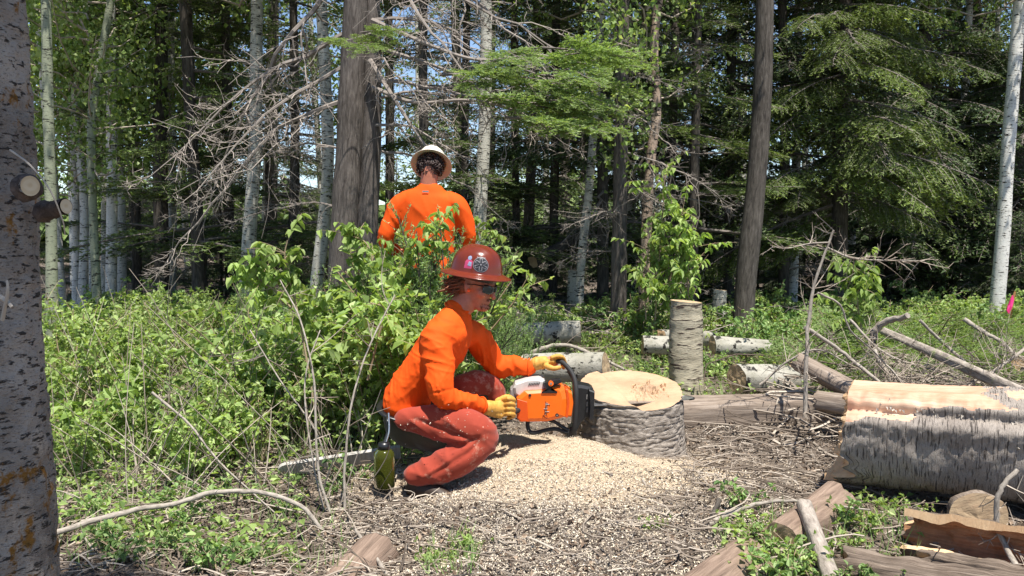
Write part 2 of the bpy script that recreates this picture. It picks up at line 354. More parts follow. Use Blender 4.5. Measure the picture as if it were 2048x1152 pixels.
# ================================================================ PLANT GENERATORS
def arr(*a): return np.array(a, float)
def unit(v): return v / (np.linalg.norm(v, axis=-1, keepdims=True) + 1e-9)
def on_path(path, u):        # path (B,N,3), u (B,k) in 0..1 -> (B,k,3) and tangent
    B, N, _ = path.shape; f = np.clip(u, 0, .9999) * (N - 1); i = f.astype(int); w_ = (f - i)[..., None]
    b = np.arange(B)[:, None]; a = path[b, i]; c = path[b, i + 1]
    return a * (1 - w_) + c * w_, unit(c - a)
def conifer_branch(rg, L=1.5, droop=.25, dens=1.0, nl=.028, nw=.006, gap=.014, hang=.0, l3=True, k3=.05):
    wood = MB(); nd = MB()
    n = 9; s_ = np.linspace(0, 1, n); wob = rg.normal(0, .02 * L, n).cumsum() * .4
    main = np.stack([L * s_, wob - wob[0], L * (.08 * s_ - droop * s_ ** 2)], 1)[None]
    wood.tubes(main, np.linspace(.009 * L + .003, .002, n)[None], 4, var=.2)
    k = int(L / .065 * dens); u = np.sort(rg.uniform(.12, .97, k)); side = np.where(np.arange(k) % 2, 1, -1)
    b, t = on_path(main, u[None]); b = b[0]; t = t[0]
    ang = np.radians(rg.uniform(38, 62, k)); lat = unit(np.cross(t, arr(0, 0, 1)))
    d = unit(t * np.cos(ang)[:, None] + lat * (side * np.sin(ang))[:, None] + arr(0, 0, 1) * (rg.normal(0, .12, k) - hang * .5)[:, None])
    l2 = (.46 * L * (1 - u) ** .75 + .07) * rg.uniform(.65, 1.1, k)
    w4 = np.linspace(0, 1, 4)
    p2 = b[:, None] + d[:, None] * (l2[:, None] * w4)[..., None] - arr(0, 0, 1) * ((.12 + hang) * l2[:, None] * w4 ** 2)[..., None]
    wood.tubes(p2, np.linspace(.004, .0015, 4)[None], 3, var=rg.uniform(.2, .6, k))
    segsB = [p2]; 
    if l3:
        B3 = []
        for q_ in range(k):
            m = max(2, int(l2[q_] / k3)); uu = np.linspace(.18, .96, m)[None]
            bb, tt = on_path(p2[q_:q_ + 1], uu); bb = bb[0]; tt = tt[0]
            ll = unit(np.cross(tt, arr(0, 0, 1))); sd = np.where(np.arange(m) % 2, 1, -1)[:, None]
            a = np.radians(rg.uniform(35, 60, m))[:, None]
            dd = unit(tt * np.cos(a) + ll * sd * np.sin(a) + arr(0, 0, 1) * (rg.normal(0, .15, m)[:, None] - hang))
            le = (.42 * l2[q_] * (1 - uu[0]) + .035)[:, None, None]
            B3.append(bb[:, None] + dd[:, None] * le * w4[None, :, None] - arr(0, 0, 1) * (hang * le * w4[None, :, None] ** 2))
        B3 = np.concatenate(B3); segsB.append(B3)
        dd = B3[:, -1] - B3[:, 0]
        wood.leaves(B3[:, 0], dd, np.tile(arr(0, 0, 1), (len(B3), 1)), np.linalg.norm(dd, axis=1), .003, var=.4, style=3)
    for pth in segsB:
        ln = np.linalg.norm(pth[:, -1] - pth[:, 0], axis=1); m = np.maximum(2, (ln / gap).astype(int))
        idx = np.repeat(np.arange(len(pth)), m); u = rg.uniform(.08, 1.0, len(idx))
        bb, tt = on_path(pth[idx], u[:, None]); bb = bb[:, 0]; tt = tt[:, 0]
        la = unit(np.cross(tt, arr(0, 0, 1))) * rg.choice([-1, 1], len(idx))[:, None] * rg.uniform(.4, 1, len(idx))[:, None]
        dn = unit(tt * .7 + la + arr(0, 0, 1) * rg.uniform(-.1, .55, len(idx))[:, None])
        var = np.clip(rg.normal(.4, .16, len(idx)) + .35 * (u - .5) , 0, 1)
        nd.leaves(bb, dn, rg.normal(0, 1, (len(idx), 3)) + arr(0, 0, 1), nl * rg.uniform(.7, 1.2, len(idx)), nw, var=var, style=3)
    return wood.flat(), nd.flat()
def dead_branch(rg, L=2.0, droop=.3, n2=26, fine=True, curl=1.0):
    w = MB(); n = 12; s_ = np.linspace(0, 1, n)
    wob = np.cumsum(rg.normal(0, .022 * L, (n, 3)), 0); wob -= wob[0]
    main = np.stack([L * s_, 0 * s_, L * (.06 * s_ - droop * s_ ** 2 + .12 * droop * s_ ** 4)], 1) + wob * arr(.3, 1, .6)
    w.tubes(main, np.linspace(.009 * L + .002, .0022, n), 5, var=.55)
    main = main[None]
    u = np.sort(rg.uniform(.1, .98, n2)); b, t = on_path(main, u[None]); b = b[0]; t = t[0]
    lat = unit(np.cross(t, arr(0, 0, 1))) * np.where(np.arange(n2) % 2, 1, -1)[:, None]
    a = np.radians(rg.uniform(30, 70, n2))[:, None]
    d = unit(t * np.cos(a) + lat * np.sin(a) + arr(0, 0, 1) * rg.normal(-.15, .4, (n2, 1)))
    l2 = (.42 * L * (1 - u) ** .7 + .12) * rg.uniform(.4, 1.15, n2)
    m = 7; w_ = np.linspace(0, 1, m)
    def curlpath(b, d, ln, k, am):
        q = np.cumsum(rg.normal(0, 1, (k, m, 3)), 1); q -= q[:, :1]
        bend = rg.normal(0, 1, (k, 1, 3)) * am; bend[..., 2] += rg.uniform(-.6, .5, (k, 1)) * am
        return b[:, None] + d[:, None] * (ln[:, None] * w_)[..., None] + ln[:, None, None] * (q * .035 + bend * (w_ ** 2)[None, :, None] * .45)
    p2 = curlpath(b, d, l2, n2, .8 * curl)
    w.tubes(p2, np.linspace(1, .35, m)[None] * (.002 + .0070 * l2[:, None]), 4, var=rg.uniform(.3, .8, n2))
    k3 = 5 if fine else 4
    idx = np.repeat(np.arange(n2), k3); u3 = rg.uniform(.12, .97, len(idx)); b, t = on_path(p2[idx], u3[:, None]); b = b[:, 0]; t = t[:, 0]
    d = unit(t + 1.1 * rg.normal(0, 1, t.shape)); l3 = (.45 * l2[idx] * (1 - u3) + .05) * rg.uniform(.5, 1.3, len(idx))
    p3_ = curlpath(b, d, l3, len(idx), 1.1 * curl)
    w.tubes(p3_, np.linspace(1, .4, m)[None] * .0029, 3, var=rg.uniform(.3, .9, len(idx)))
    if fine:
        idx2 = np.repeat(np.arange(len(idx)), 3); u4 = rg.uniform(.1, 1, len(idx2)); b, t = on_path(p3_[idx2], u4[:, None]); b = b[:, 0]; t = t[:, 0]
        d = unit(t + 1.3 * rg.normal(0, 1, t.shape))
        w.leaves(b, d, rg.normal(0, 1, d.shape), rg.uniform(.03, .11, len(idx2)), .005, var=rg.uniform(.3, .95, len(idx2)), style=3)
    return w.flat()
def shrub(rg, H=.9, spread=.5, nst=9, leafL=.04, leafW=.024, ntw=9, nlf=9, style=4, lean=.5, hangd=.3, up_=.2):
    w = MB(); f = MB(); n = 6; s_ = np.linspace(0, 1, n)
    az = rg.uniform(0, 2 * np.pi, nst); ln = H * rg.uniform(.6, 1.1, nst); le = lean * rg.uniform(.2, 1.2, nst)
    b = np.stack([np.cos(az), np.sin(az), 0 * az], 1) * rg.uniform(0, .25, nst)[:, None] * spread
    out = np.stack([np.cos(az), np.sin(az), 0 * az], 1)
    kn = np.cumsum(rg.normal(0, .02, (nst, n, 3)), 1) * H; kn -= kn[:, :1]
    st = b[:, None] + out[:, None] * (le[:, None] * s_ ** 1.4)[..., None] * H + arr(0, 0, 1) * (ln[:, None] * (s_ - .12 * s_ ** 3))[..., None] + kn
    w.tubes(st, np.linspace(1, .35, n)[None] * (.003 + .004 * H * rg.uniform(.6, 1.2, (nst, 1))), 4, var=rg.uniform(.2, .9, nst))
    idx = np.repeat(np.arange(nst), ntw); u = rg.uniform(.22, .98, len(idx)); bb, tt = on_path(st[idx], u[:, None]); bb = bb[:, 0]; tt = tt[:, 0]
    d = unit(tt * .7 + rg.normal(0, .6, tt.shape) + arr(0, 0, up_)); l2 = H * rg.uniform(.12, .38, len(idx)) * (1.1 - .5 * u)
    w4 = np.linspace(0, 1, 4); p2 = bb[:, None] + d[:, None] * (l2[:, None] * w4)[..., None] - arr(0, 0, 1) * (hangd * l2[:, None] * w4 ** 2)[..., None]
    w.tubes(p2, np.linspace(1, .5, 4)[None] * .0022, 3, var=rg.uniform(.2, .9, len(idx)))
    allp = p2; i3 = np.repeat(np.arange(len(allp)), nlf); u3 = np.tile(np.linspace(.1, 1, nlf), len(allp)) + rg.uniform(-.05, .05, len(i3))
    b3, t3 = on_path(allp[i3], u3[:, None]); b3 = b3[:, 0]; t3 = t3[:, 0]
    dn = unit(t3 * .6 + rg.normal(0, .7, t3.shape) + arr(0, 0, -.25)); nm = rg.normal(0, .5, dn.shape) + arr(0, 0, 1)
    sc = rg.uniform(.55, 1.25, len(i3))
    f.leaves(b3, dn, nm, leafL * sc, leafW * sc, var=np.clip(rg.normal(.5, .22, len(i3)), 0, 1), style=style)
    return w.flat(), f.flat()
def needle_bush(rg, H=1.3, nst=24, spread=.42, nl=.020, gap=.006, nw=.0055):
    w = MB(); f = MB(); n = 6; s_ = np.linspace(0, 1, n); az = rg.uniform(0, 2 * np.pi, nst)
    ln = H * rg.uniform(.45, 1.05, nst); le = rg.uniform(.05, 1, nst) * spread
    out = np.stack([np.cos(az), np.sin(az), 0 * az], 1)
    st = out[:, None] * (le[:, None] * s_)[..., None] + arr(0, 0, 1) * (ln[:, None] * s_)[..., None] + np.cumsum(rg.normal(0, .015, (nst, n, 3)), 1) * H
    w.tubes(st, np.linspace(1, .3, n)[None] * .008 * H, 4, var=.2)
    nt_ = 30; idx = np.repeat(np.arange(nst), nt_); u = rg.uniform(.2, 1, len(idx)); bb, tt = on_path(st[idx], u[:, None]); bb = bb[:, 0]; tt = tt[:, 0]
    d = unit(tt * .9 + rg.normal(0, .45, tt.shape) + arr(0, 0, .25)); l2 = rg.uniform(.06, .22, len(idx)) * (1.2 - .6 * u)
    w4 = np.linspace(0, 1, 4); p2 = bb[:, None] + d[:, None] * (l2[:, None] * w4)[..., None] + rg.normal(0, .01, (len(idx), 1, 3)) * w4[None, :, None]
    w.tubes(p2, np.linspace(1, .5, 4)[None] * .0018, 3, var=.3)
    m = np.maximum(4, (l2 / gap).astype(int)); i3 = np.repeat(np.arange(len(p2)), m); u3 = rg.uniform(.02, 1, len(i3))
    b3, t3 = on_path(p2[i3], u3[:, None]); b3 = b3[:, 0]; t3 = t3[:, 0]
    dn = unit(t3 * .8 + rg.normal(0, .6, t3.shape))
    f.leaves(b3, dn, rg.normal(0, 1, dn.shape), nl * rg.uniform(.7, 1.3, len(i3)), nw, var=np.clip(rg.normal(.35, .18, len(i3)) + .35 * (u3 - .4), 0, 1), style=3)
    return w.flat(), f.flat()
def rotz(a): return Matrix.Rotation(a, 4, 'Z')
def crown(rg, lib, z0, z1, rmax, H, step=.22, per=4, coarse=None, cz=5.5, pitch=(-.25, .1), prof=.8, L0=1.5, gaps=0):
    w = MB(); f = MB(); z = z0
    while z < z1:
        use = lib if (coarse is None or z < cz) else coarse
        st = step if use is lib else step * 1.5
        for k in range(per):
            if rg.random() < gaps: continue
            r = rmax * (max(.05, 1 - z / H)) ** prof * rg.uniform(.65, 1.1)
            wb, nb = use[rg.integers(len(use))]
            m = Matrix.Translation((0, 0, z + rg.uniform(-st / 2, st / 2))) @ rotz(rg.uniform(0, 6.283)) @ Matrix.Rotation(-rg.uniform(*pitch), 4, 'Y') @ Matrix.Diagonal((r / L0, r / L0 * rg.uniform(.8, 1.15), r / L0, 1))
            w.merge(wb, m); f.merge(nb, m)
        z += st * rg.uniform(.8, 1.2)
    return w, f
rg = np.random.default_rng(11)
fresh_lib = [conifer_branch(rg, 1.5, .12, 1.2, .05, .016, .012, 0) for _ in range(4)]
fir_lib = [conifer_branch(rg, 1.5, .12, 1.1, .036, .012, .013, 0) for _ in range(4)]
spr_lib = [conifer_branch(rg, 1.5, .2, 1.2, .040, .014, .012, .22) for _ in range(4)]
mid_lib = [conifer_branch(rg, 1.5, .2, 1.0, .055, .02, .022, .2, k3=.07) for _ in range(4)]
far_lib = [conifer_branch(rg, 1.5, .22, .55, .11, .045, .07, .2, l3=True, k3=.16) for _ in range(3)]
dead_lib = [dead_branch(rg, 2.0, rg.uniform(.2, .5), 20) for _ in range(5)]
deadc_lib = [dead_branch(rg, 2.0, rg.uniform(.1, .4), 16, fine=False) for _ in range(3)]
def tri_count(m): return sum(len(x) for x in m.F3) + 2 * sum(len(x) for x in m.F4)
# ---- shared crown meshes (tree origin at ground)
def mk_mesh(name, mb, mats):
    o = mb.build(name, mats); me = o.data; bpy.data.objects.remove(o); return me
CR = {}
def mk_crown(key, needle, twig='dead_twig', **k):
    a, b = crown(rg, **k)
    CR[key] = (mk_mesh('branches', a, [M[twig]]), mk_mesh('foliage', b, [M[needle]]))
mk_crown('fir', 'fir_needle', lib=fir_lib, z0=1.2, z1=11, rmax=2.0, H=13, step=.5, per=4, coarse=far_lib, cz=4.6, gaps=.2)
mk_crown('spruce', 'spruce_needle', lib=spr_lib, z0=1.6, z1=11, rmax=2.1, H=13, step=.40, per=5, coarse=far_lib, cz=5.2, pitch=(-.45, .0))
mk_crown('darka', 'dark_needle', lib=mid_lib, z0=.6, z1=12, rmax=2.3, H=13.5, step=.36, per=5, coarse=far_lib, cz=5.5)
mk_crown('darkb', 'dark_needle', lib=mid_lib, z0=2.2, z1=13, rmax=1.9, H=15, step=.40, per=4, coarse=far_lib, cz=6)
mk_crown('fara', 'fir_needle', lib=far_lib, z0=1.0, z1=13, rmax=1.8, H=14, step=.5, per=4)
mk_crown('farb', 'dark_needle', lib=far_lib, z0=2.5, z1=15, rmax=1.8, H=16, step=.5, per=4)
mk_crown('high', 'dark_needle', lib=far_lib, z0=5.0, z1=11, rmax=1.6, H=13.5, step=.8, per=4)
mk_crown('young', 'dark_needle', lib=mid_lib, z0=.1, z1=3.0, rmax=1.15, H=3.4, step=.26, per=5)
# dead lower skirt
def dead_skirt(z0, z1, n, rmax, lib=dead_lib):
    w = MB()
    for k in range(n):
        z = z0 + (z1 - z0) * (k + .5) / n
        m = Matrix.Translation((0, 0, z)) @ rotz(rg.uniform(0, 6.283)) @ Matrix.Rotation(-rg.uniform(-.3, .25), 4, 'Y') @ Matrix.Scale(rmax / 2 * rg.uniform(.55, 1.05), 4)
        w.merge(lib[rg.integers(len(lib))], m)
    return w
CR['deada'] = (mk_mesh('dead_branches', dead_skirt(.9, 5.2, 14, 1.8), [M['dead_twig']]),)
CR['deadb'] = (mk_mesh('dead_branches', dead_skirt(.5, 4.6, 11, 1.5), [M['dead_twig']]),)
CR['deadc'] = (mk_mesh('dead_branches', dead_skirt(.6, 6.5, 16, 1.8, deadc_lib), [M['dead_twig']]),)
# aspen crowns
def aspen_crown(z0, z1, r, nb, nl, ls):
    w = MB(); f = MB(); n = 6; s_ = np.linspace(0, 1, n)
    z = rg.uniform(z0, z1, nb); az = rg.uniform(0, 6.283, nb); L = r * rg.uniform(.4, 1, nb) * (1.15 - .6 * (z - z0) / (z1 - z0))
    out = np.stack([np.cos(az), np.sin(az), 0 * az], 1)
    p = arr(0, 0, 1) * z[:, None, None] + out[:, None] * (L[:, None] * s_)[..., None] + arr(0, 0, 1) * (L[:, None] * .5 * s_ ** 1.5)[..., None] + np.cumsum(rg.normal(0, .05, (nb, n, 3)), 1)
    p[:, 0] = arr(0, 0, 1) * z[:, None]
    w.tubes(p, np.linspace(1, .3, n)[None] * .012, 4, var=.8)
    idx = np.repeat(np.arange(nb), nl); u = rg.uniform(.15, 1, len(idx)) ** .7; b, t = on_path(p[idx], u[:, None]); b = b[:, 0] + rg.normal(0, .13, (len(idx), 3))
    d = rg.normal(0, 1, b.shape) + arr(0, 0, -.8)
    sc = ls * rg.uniform(.7, 1.2, len(idx))
    f.leaves(b, d, rg.normal(0, 1, b.shape), sc, sc * .9, var=np.clip(rg.normal(.5, .25, len(idx)), 0, 1), style=4)
    return mk_mesh('branches', w, [M['twig']]), mk_mesh('foliage', f, [M['aspen_leaf']])
CR['aspena'] = aspen_crown(1.7, 7.5, 1.2, 70, 80, .055)
CR['aspenb'] = aspen_crown(3.6, 11, 1.5, 80, 80, .065)
CR['aspenf'] = aspen_crown(1.8, 11, 1.6, 60, 36, .10)
def child(me, parent, name=None, loc=(0, 0, 0), rz=0, sc=1.0):
    o = bpy.data.objects.new(name or me.name.split('.')[0], me); C.objects.link(o); o.parent = parent; o.location = loc; o.rotation_euler = (0, 0, rz); o.scale = (sc, sc, sc); return o
def cat(pts, k=6):
    pts = [np.array(p, float) for p in pts]
    if len(pts) < 3: return np.array([pts[0] + (pts[-1] - pts[0]) * t for t in np.linspace(0, 1, k + 1)])
    q = [2 * pts[0] - pts[1]] + pts + [2 * pts[-1] - pts[-2]]; o = []
    for a in range(1, len(q) - 2):
        for t in np.linspace(0, 1, k, endpoint=False):
            o.append(.5 * ((2 * q[a]) + (-q[a - 1] + q[a + 1]) * t + (2 * q[a - 1] - 5 * q[a] + 4 * q[a + 1] - q[a + 2]) * t * t + (-q[a - 1] + 3 * q[a] - 3 * q[a + 1] + q[a + 2]) * t ** 3))
    o.append(q[-2]); return np.array(o)
def trunk_path(px, Y, top=9.0):
    """px: list of (x, y) picture points from top of frame to the base; returns world path from ground up past the frame"""
    p = [np.array(P(x, y, Y)) for x, y in px]; b = p[-1].copy(); b[2] = hz(b[0], b[1]) - .08
    if abs(p[-1][2] - b[2]) > .15: p.append(b + (p[-1] - p[-2]) * arr(1, 0, 0) * 0.3)
    else: p[-1] = b
    d = unit(p[0] - p[1]); d = d / max(.3, d[2]); p.insert(0, p[0] + d * 1.0); p.insert(0, p[0] + d * (top - p[0][2]) * arr(.6, .6, 1))
    return np.array(p[::-1])
def tree(name, label, px, Y, wpx, mat, crowns=(), top=9.0, group=None, sides=14, flare=1.3, crz=0, cat_='tree', rough=.03):
    path = cat(trunk_path(px, Y, top), 7); base = path[0].copy(); base[2] += .08
    r0 = wpx / 2 * Y / F; zz = path[:, 2]; vis = P(0, 0, Y).z
    r = r0 * np.clip(1.08 - .22 * (zz / vis), .25, 2) * (1 + (flare - 1) * np.exp(-np.maximum(zz, 0) / .18)); r = r * (1 + rough * np.convolve(rg.normal(0, 1, len(r) + 2), (.4, .6, .4), 'valid'))
    r = r * np.where(zz > vis, np.clip(1 - .75 * (zz - vis) / (top - vis + .01), .1, 1), 1)
    t = thing(name, label, cat_, base, 0, group); m = MB(); m.tubes(path, r, sides)
    m.build('trunk', M[mat], t, base, smooth=True)
    ctr = path[len(path) // 2] - base
    for c in crowns:
        key, rz_, sc = c if len(c) == 3 else (*c, 1.0)
        for me in CR[key]: child(me, t, None, (0, 0, 0), rz_, sc)
    return t, path, base
def in_row(a, b): return rg.uniform(a, b)
# ================================================================ TREES ONE CAN POINT TO
tr = tree
tr('aspen_tree', 'tall bright white birch trunk at the right edge beside the pink flagged stake', [(2040, 0), (2028, 150), (2016, 300), (2005, 480), (1990, 650)], 10, 27, 'birch_bright', [('aspenb', 1, 1)], top=10)
tr('aspen_tree', 'slender aspen leaning between the two trunk lines left of the dead boughs', [(160, 120), (150, 220), (168, 400), (165, 605)], 12, 17, 'birch_bright', [('aspena', 0, 1)], group='aspens at left')
tr('aspen_tree', 'slim olive grey aspen with a crooked trunk, second from the big front trunk', [(222, 0), (200, 130), (183, 250), (186, 420), (195, 615)], 10, 17, 'aspen_green', [('aspena', 2, 1)], group='aspens at left')
tr('aspen_tree', 'greenish aspen trunk just right of the big lichen covered front trunk', [(92, 0), (96, 200), (102, 420), (104, 600)], 8.2, 22, 'aspen_green', [('aspenb', 2, 1)])
tr('aspen_tree', 'thin white aspen rising straight behind the crooked olive one', [(172, 0), (176, 200), (182, 400), (186, 600)], 14, 13, 'birch_bright', [('aspena', 3, 1)], group='aspens at left')
tr('aspen_tree', 'mottled white aspen standing behind the grey dead boughs left of the big fir', [(514, 0), (512, 150), (510, 300), (500, 450), (493, 570)], 10, 27, 'aspen', [('aspenb', 4, 1)])
tr('aspen_tree', 'cream aspen trunk directly left of the big dark double fir', [(642, 0), (650, 150), (656, 320), (645, 470), (632, 580)], 9.5, 25, 'aspen', [('aspenb', 0, 1)])
tr('aspen_tree', 'pale aspen trunk rising behind the right shoulder of the standing worker', [(972, 0), (972, 130), (968, 280), (958, 460), (952, 600)], 9, 27, 'aspen', [('aspenb', 3, 1)])
tr('aspen_tree', 'narrow pinkish aspen with a crooked scarred trunk, right of the grey fir trunk', [(1316, 0), (1308, 100), (1314, 220), (1300, 330), (1290, 520)], 9, 20, 'aspen_pink', [('aspena', 5, 1)], rough=.07)
tr('aspen_tree', 'short looking white trunk low between the leaning dark fir and the bare sapling', [(1592, 350), (1590, 480), (1584, 605)], 12, 18, 'birch_bright', [('aspenb', 5, 1)])
tr('aspen_tree', 'grey aspen leaning right, between the standing worker and the grey fir trunk', [(1200, 60), (1190, 220), (1178, 380), (1162, 530)], 10, 17, 'aspen', [('aspenb', 1, 1)])
tr('aspen_tree', 'white aspen half hidden inside the dark spruce left of the right edge birch', [(1940, 0), (1932, 160), (1920, 330), (1915, 600)], 14, 14, 'birch_bright', [('aspenb', 2, 1)])
tr('aspen_tree', 'small distant white trunk directly behind the bare leaning sapling', [(1672, 200), (1666, 420), (1660, 600)], 14, 13, 'aspen', [('aspenf', 2, 1)])
tF, pF, bF = tr('fir_tree', 'big rough dark fir with a double trunk left of the standing worker', [(712, 0), (704, 150), (698, 300), (688, 450), (684, 610)], 8, 54, 'fir', [('high', 0, 1)], top=12, sides=40)
m = MB(); p2 = cat(trunk_path([(744, 0), (745, 150), (742, 300), (734, 450), (732, 610)], 8.05, 12), 7); m.tubes(p2, 46 / 2 * 8 / F * np.linspace(1.15, .5, len(p2)), 30); m.build('trunk', M['fir'], tF, bF, smooth=True)
tr('fir_tree', 'straight grey fir trunk left of the crooked pinkish aspen', [(1246, 0), (1243, 200), (1240, 400), (1238, 525)], 9, 29, 'fir', [('high', 1, 1), ('deadb', 1, .9)], top=11, sides=20)
tr('fir_tree', 'dark smooth fir trunk leaning left behind the tall pale stump', [(1530, 0), (1524, 200), (1510, 390), (1492, 560)], 9, 40, 'fir_dark', [('high', 2, 1)], top=11, sides=20)
tr('fir_tree', 'dark brown fir trunk among grey dead boughs, right of the slim aspens', [(322, 0), (322, 150), (320, 320), (325, 590)], 12, 28, 'fir_dark', [('high', 3, 1), ('fir', 0, 1)])
tr('fir_tree', 'very dark fir trunk left of the mottled white aspen', [(370, 0), (382, 250), (394, 450), (398, 600)], 11, 26, 'fir_dark', [('fir', 4, 1)])
tr('fir_tree', 'dark fir trunk standing behind the white hard hat', [(846, 0), (846, 150), (848, 300), (850, 560)], 10, 20, 'fir_dark', [('fir', 5, 1)])
tr('fir_tree', 'green fir hung with fresh boughs between the pinkish aspen and the dark leaning trunk', [(1395, 0), (1392, 200), (1388, 400), (1385, 560)], 10.5, 20, 'fir_dark', [('fir', 0, 1)])
tr('spruce_tree', 'yellow green spruce with drooping boughs above the bare leaning sapling', [(1690, 0), (1685, 200), (1680, 400), (1678, 560)], 11, 30, 'fir_dark', [('spruce', 0, 1)])
tr('spruce_tree', 'dark layered spruce between the yellow green spruce and the right edge birch', [(1850, 0), (1850, 300), (1850, 570)], 13.5, 26, 'fir_dark', [('darka', 0, 1)])
tr('spruce_tree', 'dark layered spruce at the right edge behind the white birch', [(2040, 0), (2040, 300), (2040, 590)], 13.5, 26, 'fir_dark', [('darka', 2, 1)])
for (x, Y_, w_, ks, lab) in (
    (1205, 11, 22, ('darkb', 'deada'), 'dark conifer in deep shade directly left of the straight grey fir'), (1110, 12, 18, ('fir', 'high'), 'dark green conifer between the white hard hat and the leaning grey aspen'),
    (1460, 12, 20, ('darkb', 'deadb'), 'thin dark conifer just left of the leaning dark fir trunk'), (1345, 11.5, 18, ('fir',), 'dark green conifer just right of the crooked pinkish aspen'),
    (930, 11.5, 16, ('fir',), 'dark conifer behind the right shoulder of the standing worker, left of the pale aspen'), (590, 11.5, 18, ('deadb', 'fir'), 'green boughed conifer between the mottled aspen and the cream aspen'),
    (455, 12.5, 20, ('deadb', 'fir'), 'green boughed conifer between the very dark fir and the mottled aspen'), (270, 13, 18, ('deadb', 'high'), 'dead-limbed conifer between the slim aspens and the dark brown fir'),
    (1570, 11.5, 20, ('darkb', 'deadb'), 'dark conifer just right of the leaning dark fir trunk'), (1760, 14, 20, ('darka',), 'dark conifer behind the yellow green spruce'),
    (1030, 13, 16, ('fir', 'deadb'), 'slender dark conifer right of the pale aspen behind the standing worker'), (780, 13, 18, ('deadc', 'high'), 'dark conifer between the big double fir and the standing worker'),
    (540, 14, 18, ('fir',), 'green conifer farther back just right of the mottled aspen'), (1290, 13.5, 20, ('darka',), 'dark full conifer seen between the grey fir and the pinkish aspen'), (1960, 15, 20, ('darka',), 'dark full conifer behind the half hidden white aspen')):
    tr('conifer_tree', lab, [(x + in_row(-8, 8), 0), (x, 280), (x + in_row(-8, 8), 580)], Y_, w_, 'fir_dark', [(k, in_row(0, 6), 1) for k in ks], group='dark conifers in the shaded forest')
# ---- farther rows: copies
def proto_tree(name, label, cat_, r, H, mat, keys, group):
    t = thing(name, label, cat_, (0, 0, 0), 0, group); m = MB(); z = np.linspace(-.1, H, 8)
    m.tubes(np.stack([rg.normal(0, .04, 8).cumsum() * .5, rg.normal(0, .04, 8).cumsum() * .5, z], 1), np.linspace(r, r * .25, 8), 8)
    m.build('trunk', M[mat], t, (0, 0, 0), smooth=True)
    for k in keys:
        for me in CR[k]: child(me, t)
    return t
GB = 'conifers farther back in the wood'; GA = 'pale aspens farther back in the wood'
pr = [proto_tree('conifer_tree', 'green conifer farther back in the wood', 'tree', .13, 13, 'fir_dark', ('fara',), GB),
      proto_tree('conifer_tree', 'tall dark conifer farther back in the wood', 'tree', .12, 14, 'fir_dark', ('farb', 'deadc'), GB),
      proto_tree('aspen_tree', 'thin pale aspen trunk farther back in the wood', 'tree', .075, 11, 'birch_bright', ('aspenf',), GA),
      proto_tree('aspen_tree', 'thin pale aspen trunk farther back in the wood', 'tree', .09, 11, 'aspen', ('aspenb',), GA)]
spots = []
def far_spot(Y0, Y1, x0=-.62, x1=.62, dmin=1.0):
    for _ in range(60):
        Y_ = rg.uniform(Y0, Y1); x = rg.uniform(x0, x1) * Y_
        if all((x - a) ** 2 + (Y_ - b) ** 2 > dmin ** 2 for a, b in spots): spots.append((x, Y_)); return x, Y_
    return x, Y_
first = {}
def put(k, x, Y_, sc):
    o = pr[k]
    loc = (x, Y_, hz(x, Y_))
    if k not in first:
        o.location = loc; o.rotation_euler = (0, 0, rg.uniform(0, 6)); o.scale = (sc,) * 3; first[k] = 1
    else: dup(o, loc, rg.uniform(0, 6.28), sc=sc, tilt=(rg.normal(0, .02), rg.normal(0, .02)))
for k_ in range(10): x, y = far_spot(15, 22); put(int(rg.integers(0, 2)), x, y, rg.uniform(.75, 1.1))
for k_ in range(24): x, y = far_spot(12.5, 24, dmin=.5); put(int(rg.integers(2, 4)), x, y, rg.uniform(.8, 1.1))
for k_ in range(10): x, y = far_spot(11, 20, -.56, -.33, .5); put(2, x, y, rg.uniform(.8, 1.1))
for k_ in range(9): x, y = far_spot(24, 36, dmin=1.2); put(int(rg.choice([0, 1, 2, 2])), x, y, rg.uniform(.8, 1.1))
yf = thing('young_conifer', 'young dark conifer filling the shade under the taller trees', 'tree', (0, 0, 0), 0, 'young conifers in the forest shade')
m = MB(); m.tubes(np.array([[0, 0, z] for z in (-.05, 1, 2, 3.1)]), arr(.035, .028, .018, .004), 7); m.build('trunk', M['fir_dark'], yf, (0, 0, 0), smooth=True)
for me in CR['young']: child(me, yf)
for k_ in range(58):
    x, y = far_spot(11.5, 24, -.60, .62, .55); s_ = rg.uniform(.55, 1.0) * (1 if y > 14 else .75)
    if k_ == 0: yf.location = (x, y, hz(x, y)); yf.scale = (s_,) * 3
    else: dup(yf, (x, y, hz(x, y)), rg.uniform(0, 6.28), sc=(s_, s_, s_ * rg.uniform(.8, 1.1)))
# distant wood beyond, too far to count
m = MB(); wf = [CR['fara'], CR['aspenf']]
for k_ in range(260):
    Y_ = rg.uniform(38, 60); x = rg.uniform(-.75, .75) * Y_; H_ = rg.uniform(1.8, 4.0)
    n = 90; z = rg.uniform(.2, H_, n); r_ = 1.9 * (1 - z / H_) + .3; a = rg.uniform(0, 6.283, n)
    b = np.stack([x + r_ * np.cos(a) * .5, Y_ + r_ * np.sin(a) * .5, z], 1); d = np.stack([np.cos(a), np.sin(a), 0 * a - .25], 1)
    m.leaves(b, d, rg.normal(0, .4, b.shape) + arr(0, 0, 1), .9 * r_ + .3, .5, var=rg.uniform(0, .8, n), style=4)
tag(m.build('distant_wood', M['fir_needle']), 'green mass of trees closing the view deep in the forest', 'wood', kind='stuff')
